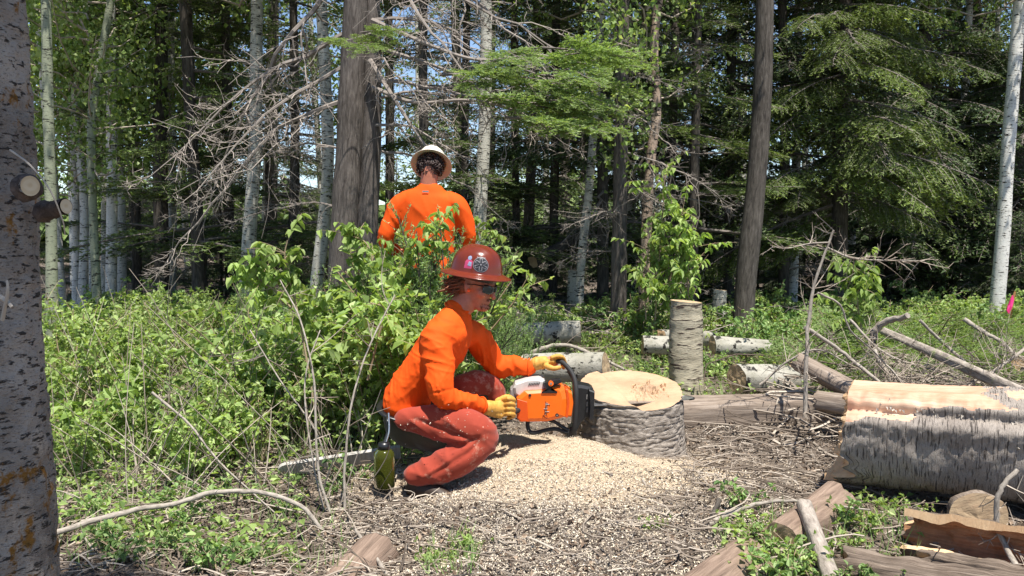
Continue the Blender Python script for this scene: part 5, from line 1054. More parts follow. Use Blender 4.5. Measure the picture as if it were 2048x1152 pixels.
# ================================================================ PEOPLE
def catr(v, k):
    return cat([arr(*(np.atleast_1d(x))) if np.ndim(x) else arr(x, 0, 0) for x in v], k)
def limb(mb, pts, rad, up=(0, 0, 1), k=5, sides=18, sq=None):
    """closed tube; rad items r or (a, b): a across, b along 'up'"""
    p = cat([np.array(q, float) for q in pts], k); rr = np.array([(r, r) if np.isscalar(r) else r for r in rad], float)
    q = cat([arr(a, b, 0) for a, b in rr], k); ra = q[:, 0]; rb = q[:, 1]
    t0 = unit(p[1] - p[0]); t1 = unit(p[-1] - p[-2]); P_, A, B = [], [], []
    for th in (80, 55, 28): P_.append(p[0] - t0 * min(ra[0], rb[0]) * math.sin(R(th))); A.append(ra[0] * math.cos(R(th))); B.append(rb[0] * math.cos(R(th)))
    P_ = P_ + list(p); A = A + list(ra); B = B + list(rb)
    for th in (28, 55, 80): P_.append(p[-1] + t1 * min(ra[-1], rb[-1]) * math.sin(R(th))); A.append(ra[-1] * math.cos(R(th))); B.append(rb[-1] * math.cos(R(th)))
    P_ = np.array(P_); A = np.array(A); B = np.array(B); t = unit(np.gradient(P_, axis=0)); u_ = np.asarray(up, float); v = unit(u_ - (t @ u_)[:, None] * t); u = np.cross(t, v)
    a = np.linspace(0, 2 * np.pi, sides, endpoint=False)
    V = P_[:, None] + u[:, None] * (np.cos(a)[None, :, None] * A[:, None, None]) + v[:, None] * (np.sin(a)[None, :, None] * B[:, None, None]); n = len(P_)
    i = np.arange(n - 1)[:, None] * sides; j = np.arange(sides)[None]; j2 = (j + 1) % sides
    mb.add(V, np.stack([i + j, i + j2, i + sides + j2, i + sides + j], -1).reshape(-1, 4))
    for e in (0, n - 1):
        ring = V[e]; vs = np.vstack([ring, ring.mean(0)]); jj = np.arange(sides); f = np.stack([jj, (jj + 1) % sides, np.full(sides, sides)], 1); mb.add(vs, f[:, ::-1] if e == 0 else f)
    return mb
def ball(mb, c, r, rot=None, seg=16):
    th = np.linspace(0, np.pi, seg // 2 + 1)[1:-1]; ph = np.linspace(0, 2 * np.pi, seg, endpoint=False)
    V = [(0, 0, 1)] + [(math.sin(t) * math.cos(p), math.sin(t) * math.sin(p), math.cos(t)) for t in th for p in ph] + [(0, 0, -1)]
    V = np.array(V) * (r if np.ndim(r) else (r, r, r))
    if rot is not None: V = V @ np.array(rot.to_3x3()).T
    V = V + np.array(c); n = len(th); f4 = [(1 + i * seg + j, 1 + (i + 1) * seg + j, 1 + (i + 1) * seg + (j + 1) % seg, 1 + i * seg + (j + 1) % seg) for i in range(n - 1) for j in range(seg)]
    f3 = [(0, 1 + j, 1 + (j + 1) % seg) for j in range(seg)] + [(1 + n * seg, 1 + (n - 1) * seg + (j + 1) % seg, 1 + (n - 1) * seg + j) for j in range(seg)]
    b = mb.n; mb.V.append(V); mb.T.append(V); mb.F4.append(np.array(f4) + b); mb.M4.append(np.zeros(len(f4), int)); mb.C4.append(np.full(len(f4), .5)); mb.F3.append(np.array(f3) + b); mb.M3.append(np.zeros(len(f3), int)); mb.C3.append(np.full(len(f3), .5)); mb.n += len(V)
    return mb
def skin(mb, name, mat, parent, org, voxel=.008, smooth=4, disp=None, sf=.5):
    o = mb.build('tmp', [mat], None, None); r = o.modifiers.new('r', 'REMESH'); r.mode = 'VOXEL'; r.voxel_size = voxel
    s_ = o.modifiers.new('s', 'SMOOTH'); s_.iterations = smooth; s_.factor = sf
    dg = bpy.context.evaluated_depsgraph_get(); me = bpy.data.meshes.new_from_object(o.evaluated_get(dg)); bpy.data.objects.remove(o)
    n = len(me.vertices); V = np.empty(n * 3, np.float32); me.vertices.foreach_get('co', V); V = V.reshape(-1, 3).astype(float)
    if disp is not None:
        N_ = np.empty(n * 3, np.float32); me.vertices.foreach_get('normal', N_); N_ = N_.reshape(-1, 3); V = V + N_ * disp(V, N_)[:, None]
    V = V - np.array(org); me.vertices.foreach_set('co', V.astype(np.float32).ravel()); me.name = name
    me.polygons.foreach_set('use_smooth', [True] * len(me.polygons))
    a = me.attributes.get('tc') or me.attributes.new('tc', 'FLOAT_VECTOR', 'POINT'); 
    me.materials.clear(); me.materials.append(mat); me.update()
    ob = bpy.data.objects.new(name, me); C.objects.link(ob); ob.parent = parent; return ob
def cloth(name, c, rough=.8, dust=None, grain=900, sheen=.15):
    t = NT(name); tc = t.n('ShaderNodeTexCoord'); o = tc.outputs['Object']; f = t.noise(o, 9, 4); col = t.ramp(f, [(.3, tuple(x * .88 for x in c)), (.7, c)])
    if dust:
        d = t.noise(o, 38, 4, .7); d2 = t.noise(o, 7, 2); mu = t.n('ShaderNodeMath', operation='MULTIPLY'); t.l(d, mu.inputs[0]); t.l(d2, mu.inputs[1])
        col = t.mix(t.ramp(mu.outputs[0], [(.31, (0, 0, 0)), (.42, (.55, .55, .55))]), col, dust)
    t.col(col); t.bump(t.noise(o, grain, 2), .15, .001); t.b.inputs['Sheen Weight'].default_value = sheen; return t.set(rough, .2)
M['orange'] = cloth('orange_shirt', (.78, .086, .005)); M['orange'].node_tree.nodes['Principled BSDF'].inputs['Sheen Weight'].default_value = 0
M['chaps'] = cloth('red_chaps', (.30, .042, .021), .8, (.50, .29, .20)); M['olive'] = cloth('olive_trousers', (.06, .052, .03)); M['dark_cloth'] = cloth('dark_trousers', (.03, .03, .035))
M['skin'] = m_plain('skin', (.44, .155, .09), .5, nz=.14, sc=45); M['skin'].node_tree.nodes['Principled BSDF'].inputs['Subsurface Weight'].default_value = .08
M['glove'] = m_plain('leather_glove', (.52, .27, .05), .65, nz=.25, sc=60, bump=.4)
M['hair_red'] = m_plain('auburn_hair', (.16, .05, .022), .5, nz=.4, sc=90); M['hair_dark'] = m_plain('dark_curly_hair', (.035, .018, .014), .5, nz=.5, sc=80)
M['beard'] = m_plain('beard', (.16, .06, .03), .8, nz=.3, sc=200)
M['hat_brown'] = m_plain('brown_hat_shell', (.13, .022, .010), .20, spec=.4, nz=.12, sc=18); M['hat_white'] = m_plain('white_hat_shell', (.62, .56, .47), .35, nz=.1, sc=12)
M['black'] = m_plain('black_plastic', (.012, .012, .013), .35, spec=.5, nz=.3, sc=50); M['rubber'] = m_plain('black_rubber', (.018, .018, .018), .7)
M['boot'] = m_plain('boot_leather', (.035, .022, .015), .6, nz=.4, sc=40)
M['saw_orange'] = m_plain('orange_housing', (.85, .14, .008), .25, spec=.5, nz=.06, sc=14); M['saw_dark_orange'] = m_plain('orange_inset', (.62, .075, .006), .4)
M['saw_white'] = m_plain('white_cover', (.50, .49, .46), .3, nz=.1, sc=30); M['steel'] = m_plain('steel', (.55, .55, .56), .3, metal=.9, nz=.15, sc=60)
M['grey_plastic'] = m_plain('grey_plastic', (.22, .21, .20), .5, nz=.2, sc=50)
def folds(amp, fx, dirv, s=0, extra=None):
    dirv = unit(arr(*dirv)); 
    def f(V, N_):
        al = V @ dirv; q = V * fx * .35 + np.outer(al * fx * .9, dirv); w_ = vn(q * .5, s + 9) * .6
        r = 1 - np.abs(vn(q + w_[:, None], s)); r2 = 1 - np.abs(vn(q * 2.1 + 3.3, s + 1)); m_ = .55 + .45 * vn(V * 6, s + 4); d = amp * m_ * ((r ** 5 - .3) + .5 * (r2 ** 5 - .3))
        return d + (extra(V) if extra else 0)
    return f
def hand(mb, wrist, palm, fdirs, nrm, s=1.0, rad=.0115, thumb=None):
    """palm slab from wrist to knuckles, four fingers given as lists of points, thumb"""
    wrist = np.array(wrist, float); palm = np.array(palm, float); ax = unit(palm - wrist)
    limb(mb, [wrist, wrist + (palm - wrist) * .5, palm], [(.026 * s, .022 * s), (.038 * s, .019 * s), (.040 * s, .017 * s)], up=nrm, k=3, sides=16)
    for f in fdirs: limb(mb, f, [rad * s, rad * s, rad * .92 * s, rad * .8 * s][:len(f)], k=3, sides=10)
    if thumb is not None: limb(mb, thumb, [rad * 1.35 * s, rad * 1.2 * s, rad * .95 * s], k=3, sides=10)
# ---------------------------------------------------------------- hard hat (own frame: z up, x forward)
def hard_hat(parent, org, centre, Rm, mat, s=1.0, decals=False, name='hard_hat'):
    nA = 64; a = np.linspace(0, 2 * np.pi, nA, endpoint=False); prof = [(.0, .130), (.03, .128), (.058, .119), (.083, .101), (.100, .076), (.110, .048), (.115, .022), (.118, .006), (.122, .001), (.142, -.006), (.160, -.014), (.163, -.018), (.160, -.020), (.140, -.011), (.118, -.002), (.110, .01), (.108, .04), (.08, .09), (.03, .118), (0, .121)]
    pr_ = cat([arr(x, z, 0) for x, z in prof], 3); n = len(pr_); V = []
    for r, z, _ in pr_:
        e = 1.13 if r < .13 else 1.10
        x = np.cos(a) * r * e; y = np.sin(a) * r * .97; dz = -.0 * x
        # three raised ridges front to back
        rid = .006 * (np.exp(-(y / .012) ** 2) + .7 * np.exp(-((np.abs(y) - .042) / .009) ** 2)) * np.clip((z - .040) / .045, 0, 1) * (r < .12)
        # flattened side panel with a raised edge
        V.append(np.stack([x, y, z + rid + dz], 1))
    V = np.concatenate(V) * s; V = V @ np.array(Rm.to_3x3()).T + np.array(centre); i = np.arange(n - 1)[:, None] * nA; j = np.arange(nA)[None]; j2 = (j + 1) % nA
    m = MB(); m.add(V, np.stack([i + j, i + j2, i + nA + j2, i + nA + j], -1).reshape(-1, 4)); h = m.build(name, mat, parent, org, smooth=True)
    if decals:
        def on(u, v, off=.0015):   # u: angle from right side (-y) towards front, v: height
            ang = -math.pi / 2 + u / .115; rr = np.interp(v, [.0, .022, .048, .076, .101], [.118, .115, .110, .100, .083]) + off
            p = Vector((math.cos(ang) * rr * 1.13, math.sin(ang) * rr * .97, v)) * s; return np.array(Rm.to_3x3() @ p + Vector(centre))
        def patch(poly, mat_, nm, off, par):
            c = np.mean(poly, 0); m = MB(); V = []; K = 4
            for k in range(K + 1):
                for (u, v) in poly: V.append(on(c[0] + (u - c[0]) * (1 - k / K), c[1] + (v - c[1]) * (1 - k / K), off))
            L_ = len(poly); i = np.arange(K)[:, None] * L_; j = np.arange(L_)[None]; j2 = (j + 1) % L_; m.add(np.array(V), np.stack([i + j, i + j2, i + L_ + j2, i + L_ + j], -1).reshape(-1, 4)); return m.build(nm, mat_, par, org)
        blk = m_plain('sticker_black', (.02, .02, .022), .4); gry = m_plain('sticker_grey', (.19, .18, .19), .4); pnk = m_plain('sticker_pink', (.42, .05, .12), .4); blu = m_plain('sticker_blue', (.22, .27, .38), .4)
        circ = lambda cu, cv, r, k=28: [(cu + r * math.cos(2 * math.pi * q / k), cv + r * math.sin(2 * math.pi * q / k)) for q in range(k)]
        cu, cv = .058, .049
        patch([(cu - .028, cv + .012), (cu + .028, cv + .012), (cu + .028, cv + .037), (cu - .028, cv + .037)], gry, 'sticker', .001, h)
        patch(circ(cu, cv, .036), gry, 'sticker', .0016, h); patch(circ(cu, cv, .033), blk, 'sticker', .0022, h)
        for q in range(6):  # six barred star
            an = math.pi / 2 + q * math.pi / 3; d = (math.cos(an), math.sin(an)); p = (-d[1], d[0])
            for (w_, l0, l1, mt, of) in ((.0072, .0, .029, gry, .0028), (.0042, .004, .026, blk, .0034)):
                patch([(cu + d[0] * l0 + p[0] * w_, cv + d[1] * l0 + p[1] * w_), (cu + d[0] * l1 + p[0] * w_, cv + d[1] * l1 + p[1] * w_), (cu + d[0] * l1 - p[0] * w_, cv + d[1] * l1 - p[1] * w_), (cu + d[0] * l0 - p[0] * w_, cv + d[1] * l0 - p[1] * w_)], mt, 'sticker', of, h)
        cu = .002
        patch([(cu - .018, cv - .028), (cu + .016, cv - .026), (cu + .018, cv + .008), (cu + .006, cv + .018), (cu - .012, cv + .016), (cu - .019, cv + .004)], pnk, 'sticker', .0012, h)
        patch(circ(cu + .0, cv + .024, .010, 16), blu, 'sticker', .002, h)
        patch([(cu - .004, cv - .012), (cu + .013, cv - .016), (cu + .014, cv + .004), (cu, cv + .008)], blu, 'sticker', .0022, h)
    return h
# ---------------------------------------------------------------- squatting sawyer
def sawyer():
    base = Vector(P(850, 985, 4.15)); base.z = hz(base.x, base.y)
    t = thing('person', 'person squatting in orange shirt, red chaps and brown hard hat, sawing the stump', 'person', base); o = np.array(base)
    A = lambda *q: np.array(P(*q)); lat = unit(arr(.38, .92, .06))        # near -> far shoulder
    fwd_ = unit(np.cross(arr(0, 0, 1), -lat)); fwd_ = fwd_ if fwd_[0] > 0 else -fwd_
    hip = A(828, 832, 4.34); waist = A(830, 780, 4.33); chest = A(893, 708, 4.34); shC = A(912, 656, 4.36); nk = A(917, 620, 4.36); headc = A(951, 571, 4.36)
    sN = A(872, 680, 4.20); eN = A(884, 796, 4.12); wN = A(970, 813, 4.27)
    sF = A(945, 668, 4.50); eF = A(990, 728, 4.60); wF = A(1068, 730, 4.58)
    hN = A(832, 838, 4.26); kN = A(962, 878, 4.16); aN = A(838, 966, 4.11); tN = A(892, 996, 4.05)
    hF = A(850, 838, 4.44); kF = A(978, 778, 4.60); aF = A(925, 905, 4.60)
    aF[2] = hz(aF[0], aF[1]) + .09; tF_ = aF + arr(.16, .0, -.05)
    sc = 1.0
    # head: own frame
    hd = Matrix.Rotation(R(-22), 4, 'Z') @ Matrix.Rotation(R(14), 4, 'Y')     # x forward, slightly down and to camera
    H = lambda x, y, z: headc + np.array(hd @ Vector((x, y, z)))
    b = MB()
    ball(b, H(-.012, 0, .03), (.098, .076, .090), hd); ball(b, H(.030, 0, -.035), (.058, .056, .075), hd)
    ball(b, H(.068, 0, -.092), (.028, .030, .022), hd); limb(b, [H(-.015, 0, -.058), H(.052, 0, -.090)], [(.056, .034), (.038, .028)], up=np.array(hd @ Vector((0, 0, 1))), k=4)
    limb(b, [H(.083, 0, .012), H(.102, 0, -.020), H(.108, 0, -.032)], [.009, .012, .013], k=4, sides=10)      # nose
    ball(b, H(.082, .0, -.058), (.014, .022, .007), hd); ball(b, H(.080, 0, -.069), (.013, .020, .007), hd)                  # lips
    ball(b, H(.078, 0, .025), (.016, .048, .012), hd); 
    for s_ in (-1, 1): ball(b, H(.055, s_ * .045, -.02), (.03, .02, .025), hd); ball(b, H(-.008, s_ * .079, -.008), (.017, .008, .031), hd @ Matrix.Rotation(R(-12), 4, 'Y')); ball(b, H(.082, s_ * .03, .008), (.008, .013, .006), hd)
    limb(b, [nk - arr(.02, 0, .06), nk, H(-.02, 0, -.07), H(-.015, 0, -.02)], [.058, .060, .062, .056], k=5)
    limb(b, [hip, waist, chest, shC - arr(0, 0, .03)], [(.075, .12), (.075, .115), (.075, .13), (.055, .09)], up=lat)
    for (s0, e0, w0) in ((sN, eN, wN), (sF, eF, wF)):
        limb(b, [s0, (s0 + e0) / 2, e0, (e0 + w0) / 2, w0], [.048, .044, .038, .036, .027]); 
    for (h0, k0, a0, t0) in ((hN, kN, aN, tN), (hF, kF, aF, tF_)):
        limb(b, [h0, (h0 + k0) / 2, k0], [.075, .07, .052]); limb(b, [k0, (k0 * .6 + a0 * .4) + arr(-.01, 0, -.01), a0], [.052, .052, .036]); limb(b, [a0, t0], [.034, .026])
    # hands on the body surface, inside the gloves
    hNp = A(1006, 815, 4.36); hFp = A(1108, 722, 4.57)
    limb(b, [wN, hNp], [.026, .03]); limb(b, [wF, hFp], [.026, .03])
    body = skin(b, 'body', M['skin'], t, o, .006, 3)
    # beard, ear plug, glasses
    m = MB(); 
    bd = rg.normal(0, 1, (260, 3)); bd = unit(bd); bd = bd[(bd[:, 0] > -.1)]
    pts = np.array([H(.066 + .032 * v[0], .034 * v[1], -.084 + .022 * v[2]) for v in bd]); 
    m.leaves(pts, (pts - H(.03, 0, -.05)) + arr(.0, 0, -.03), rg.normal(0, 1, pts.shape), .010, .004, style=3)
    mo = np.array([H(.088 + rg.normal(0, .003), rg.uniform(-.026, .026), -.047 + rg.normal(0, .002)) for _ in range(60)]); m.leaves(mo, np.tile(H(.02, 0, -.05) - H(0, 0, 0), (60, 1)), rg.normal(0, 1, mo.shape), .009, .004, style=3)
    m.build('beard', M['beard'], t, o)
    m = MB(); ball(m, H(.008, -.087, -.016), .0085); m.build('ear_plug', m_plain('ear_plug_orange', (.95, .10, .02), .5), t, o, smooth=True)
    gl = MB(); limb(gl, [H(.072, -.060, .008), H(.098, -.036, .004), H(.104, -.012, .004)], [(.004, .021), (.004, .021), (.004, .016)], up=np.array(hd @ Vector((0, 0, 1))), k=4); limb(gl, [H(.104, .012, .004), H(.098, .036, .004), H(.072, .060, .008)], [(.004, .016), (.004, .021), (.004, .021)], up=np.array(hd @ Vector((0, 0, 1))), k=4)
    g_ = gl.build('sunglasses', m_plain('mirror_lens', (.05, .07, .08), .06, metal=.6, spec=.8), t, o, smooth=True)
    m = MB(); m.tubes(np.array([H(.090, -.052, .024), H(.072, -.066, .020), H(.03, -.080, .018), H(-.01, -.084, .010)]), arr(.004, .0045, .003, .003), 6)
    m.tubes(np.array([H(.072, -.062, .026), H(.100, -.034, .022), H(.106, 0, .018), H(.100, .034, .022), H(.072, .062, .026)]), np.full(5, .0035), 6); m.build('frame', M['black'], g_, o)
    # hair strands streaming back below the hat
    m = MB(); st = []
    for k in range(150):
        y = rg.uniform(-.072, .072); s0 = H(rg.uniform(-.085, -.03), y * (1.05), rg.uniform(-.03, .05)); s0 = s0 if abs(y) < .06 else H(rg.uniform(-.05, -.02), y, rg.uniform(-.0, .04))
        l = rg.uniform(.05, .115); dr = unit(arr(-1, rg.normal(-.1, .25), rg.uniform(-.75, -.15))); w_ = np.linspace(0, 1, 7)[:, None]
        st.append(s0 + dr * l * w_ + arr(rg.normal(0, .012), rg.normal(0, .012), rg.uniform(-.01, .03)) * w_ ** 2 + rg.normal(0, .003, (7, 3)))
    m.tubes(np.array(st), np.tile(np.array([.005, .006, .006, .005, .004, .003, .001]), (150, 1)), 5)
    ball(m, H(-.042, 0, -.012), (.060, .074, .058), hd); m.build('hair', M['hair_red'], t, o, smooth=True)
    hat = hard_hat(t, o, H(-.012, 0, .067), hd @ Matrix.Rotation(R(-6), 4, 'Y'), M['hat_brown'], 1.0, True)
    m = MB(); m.tubes(np.array([H(-.012 + .1 * math.cos(q) * 1.02, .082 * math.sin(q), .045) for q in np.linspace(0, 2 * np.pi, 25)]), np.full(25, .012), 6); m.build('headband', M['black'], hat, o)
    # shirt
    b = MB(); up_ = lat
    limb(b, [A(812, 812, 4.32), A(822, 778, 4.32), A(868, 718, 4.33), A(896, 674, 4.34), A(908, 644, 4.35), nk + arr(-.004, 0, -.002)], [(.100, .162), (.102, .160), (.112, .178), (.108, .182), (.082, .140), (.064, .070)], up=up_, k=6, sides=28)
    limb(b, [A(905, 672, 4.28), sN, A(880, 735, 4.15), A(878, 775, 4.11), eN + arr(.005, 0, .012), A(925, 806, 4.17), A(962, 812, 4.25)], [.070, .078, .070, .064, .060, .052, .041], k=6, sides=22)
    limb(b, [A(925, 668, 4.42), sF, A(972, 700, 4.56), eF, A(1030, 733, 4.60), A(1056, 735, 4.58)], [.068, .075, .068, .060, .053, .045], k=6, sides=22)
    d1 = folds(.015, 13, (.45, .1, 1), 3); d2 = folds(.016, 18, (1, 0, .15), 5); d3 = folds(.007, 9, (.8, 0, -.6), 8)
    def dsh(V, N_):
        x = 1024 + F * V[:, 0] / V[:, 1]; fa = 1 / (1 + np.exp(-(x - 925) / 12))
        z = V[:, 2]; near = 1 / (1 + np.exp((V[:, 1] - 4.26) / .02)) * (1 / (1 + np.exp((z - .55) / .05)))
        return d1(V, N_) * (1 - fa) * (1 - near) + d2(V, N_) * np.maximum(fa, near) + .6 * d3(V, N_)
    shirt = skin(b, 'shirt', M['orange'], t, o, .0065, 3, dsh)
    m = MB(); ncl = [nk + arr(-.002, 0, .016) + (lat * math.cos(q) * .066 + fwd_ * math.sin(q) * .060) + arr(0, 0, -.020 * math.sin(q)) for q in np.linspace(0, 2 * np.pi, 30)]; m.tubes(np.array(ncl), np.full(30, .007), 8); m.build('collar', M['orange'], shirt, o, smooth=True)
    def ring_(c, ax_, ra, rt, nm, par, mt='orange'):
        ax_ = unit(np.array(ax_)); e1 = unit(np.cross(ax_, arr(0, 0, 1))); e2 = np.cross(ax_, e1); m = MB(); m.tubes(np.array([c + (e1 * math.cos(q) * ra[0] + e2 * math.sin(q) * ra[1]) for q in np.linspace(0, 2 * np.pi, 34)]), np.full(34, rt), 8); return m.build(nm, M[mt], par, o, smooth=True)
    ring_(A(962, 812, 4.252), wN - eN, (.043, .043), .0045, 'cuff', shirt); ring_(A(1058, 735, 4.58), wF - eF, (.046, .046), .0045, 'cuff', shirt)
    p0 = A(938, 705, 4.22); u = unit(arr(.75, -.3, .12)); v = unit(np.cross(u, np.cross(arr(0, 0, 1), u)) * 1.0); v = unit(arr(-.25, .02, 1)); 
    # trousers (olive, show at the back of the chaps)
    b = MB(); limb(b, [A(808, 812, 4.33), A(822, 842, 4.33), A(850, 858, 4.34)], [(.098, .150), (.112, .160), (.09, .14)], up=lat, k=5, sides=24)
    limb(b, [hN + arr(0, 0, -.02), A(880, 872, 4.22), A(945, 885, 4.17)], [.095, .088, .068]); limb(b, [A(945, 893, 4.17), A(895, 932, 4.15), A(840, 958, 4.14)], [.062, .064, .058])
    limb(b, [hF, (hF + kF) / 2, kF], [.09, .085, .062]); limb(b, [kF, (kF + aF) / 2, aF + arr(0, 0, .03)], [.062, .06, .05])
    skin(b, 'trousers', M['olive'], t, o, .009, 3, folds(.008, 11, (.3, 0, 1), 12))
    # chaps: thick red shells over the front of each leg
    b = MB(); limb(b, [A(808, 838, 4.18), A(850, 842, 4.17), A(900, 848, 4.15), A(945, 862, 4.13), A(963, 880, 4.14)], [(.050, .052), (.066, .074), (.080, .092), (.085, .096), (.078, .088)], up=(0, 0, 1), k=5, sides=24)
    limb(b, [A(958, 882, 4.13), A(925, 912, 4.11), A(885, 934, 4.10), A(848, 946, 4.09), A(828, 949, 4.09)], [(.078, .082), (.086, .080), (.072, .072), (.060, .062), (.056, .050)], up=(0, 0, 1), k=5, sides=24)
    def dch(V, N_):
        x = 1024 + F * V[:, 0] / V[:, 1]; y = 452 + (HC - V[:, 2]) * F / V[:, 1]
        g = 0
        for (cx, cy_, ang, w1, l1, a_) in ((905, 872, 20, 5, 42, -.022), (915, 884, 8, 4, 34, .012), (928, 893, -25, 5, 30, -.018), (885, 862, 30, 4, 40, .010), (905, 930, -32, 5, 42, -.010), (870, 945, -30, 4, 30, .008), (860, 852, 15, 4, 40, -.009), (945, 902, -50, 4, 22, -.010)):
            c, s_ = math.cos(R(ang)), math.sin(R(ang)); u = (x - cx) * c + (y - cy_) * s_; v = -(x - cx) * s_ + (y - cy_) * c; g = g + a_ * np.exp(-(u / l1) ** 2 - (v / w1) ** 2)
        return g + folds(.014, 11, (.6, 0, .8), 21)(V, N_)
    ch = skin(b, 'chaps', M['chaps'], t, o, .008, 3, dch); ch['label'] = 'dusty red chap leg wrapped over the near knee'
    b = MB(); limb(b, [A(880, 790, 4.50), A(925, 775, 4.53), A(965, 768, 4.57), A(985, 778, 4.59)], [(.055, .05), (.075, .068), (.078, .070), (.068, .064)], k=5, sides=22)
    limb(b, [A(985, 782, 4.59), A(992, 798, 4.60), A(998, 806, 4.60)], [(.066, .07), (.07, .062), (.066, .05)], k=4, sides=22)
    skin(b, 'chaps', M['chaps'], t, o, .008, 2, folds(.013, 13, (1, 0, .3), 25))
    # boots
    for (a0, t0) in ((aN + arr(-.0, .01, -.01), tN), (aF, tF_)):
        b = MB(); limb(b, [a0 + arr(-.02, 0, .05), a0], [.052, .05]); limb(b, [a0 + arr(-.02, 0, -.02), (a0 + t0) / 2, t0], [(.046, .046), (.046, .044), (.042, .034)], k=4); bo = skin(b, 'boot', M['boot'], t, o, .007, 2)
        m = MB(); limb(m, [a0 + arr(-.03, 0, -.055), (a0 + t0) / 2 + arr(0, 0, -.045), t0 + arr(.01, 0, -.03)], [(.046, .012), (.044, .012), (.040, .010)], k=4); m.build('sole', M['rubber'], bo, o, smooth=True)
    # belt
    m = MB(); bc = A(812, 818, 4.32); m.tubes(np.array([bc + lat * math.cos(q) * .162 + unit(arr(.9, -.3, -.2)) * math.sin(q) * .112 + arr(0, 0, -.014 * math.sin(q)) for q in np.linspace(0, 2 * np.pi, 40)]), np.full(40, .018), 8, squash=.5); m.build('belt', M['black'], t, o, smooth=True)
    # gloves
    gN = MB(); pN = A(1008, 815, 4.37)
    hand(gN, A(978, 815, 4.30), pN, [[A(1006, 799 + 10 * k, 4.335), A(1020, 797 + 10 * k, 4.315), A(1028, 801 + 10 * k, 4.36), A(1016, 806 + 10 * k, 4.42)] for k in range(4)], (0, 0, 1), 1.0, .0125, [A(996, 803, 4.36), A(1012, 794, 4.40), A(1026, 798, 4.42)])
    limb(gN, [A(972, 815, 4.28), A(990, 817, 4.32), A(1004, 816, 4.35)], [(.036, .036), (.032, .038), (.032, .050)], k=4)
    limb(gN, [A(980, 824, 4.29), A(1000, 831, 4.33)], [(.018, .020), (.02, .016)], k=4)
    skin(gN, 'glove', M['glove'], t, o, .0038, 2, folds(.004, 26, (1, 0, .2), 31))
    gF = MB(); hand(gF, A(1078, 727, 4.57), A(1108, 724, 4.56), [[A(1104 + 2 * k, 715 + 2.5 * k, 4.53 + .022 * k), A(1118 + 2 * k, 712 + 2.5 * k, 4.53 + .022 * k), A(1128 + k, 718 + 3 * k, 4.55 + .02 * k), A(1124 + k, 730 + 2 * k, 4.57 + .018 * k)] for k in range(4)], (0, .3, 1), 1.0, .0118, [A(1092, 732, 4.52), A(1106, 737, 4.50), A(1119, 735, 4.51)])
    limb(gF, [A(1073, 727, 4.575), A(1088, 725, 4.57)], [(.036, .036), (.034, .034)], k=4)
    skin(gF, 'glove', M['glove'], t, o, .0038, 2, folds(.003, 26, (1, 0, .2), 33))
    return t
sawyer()
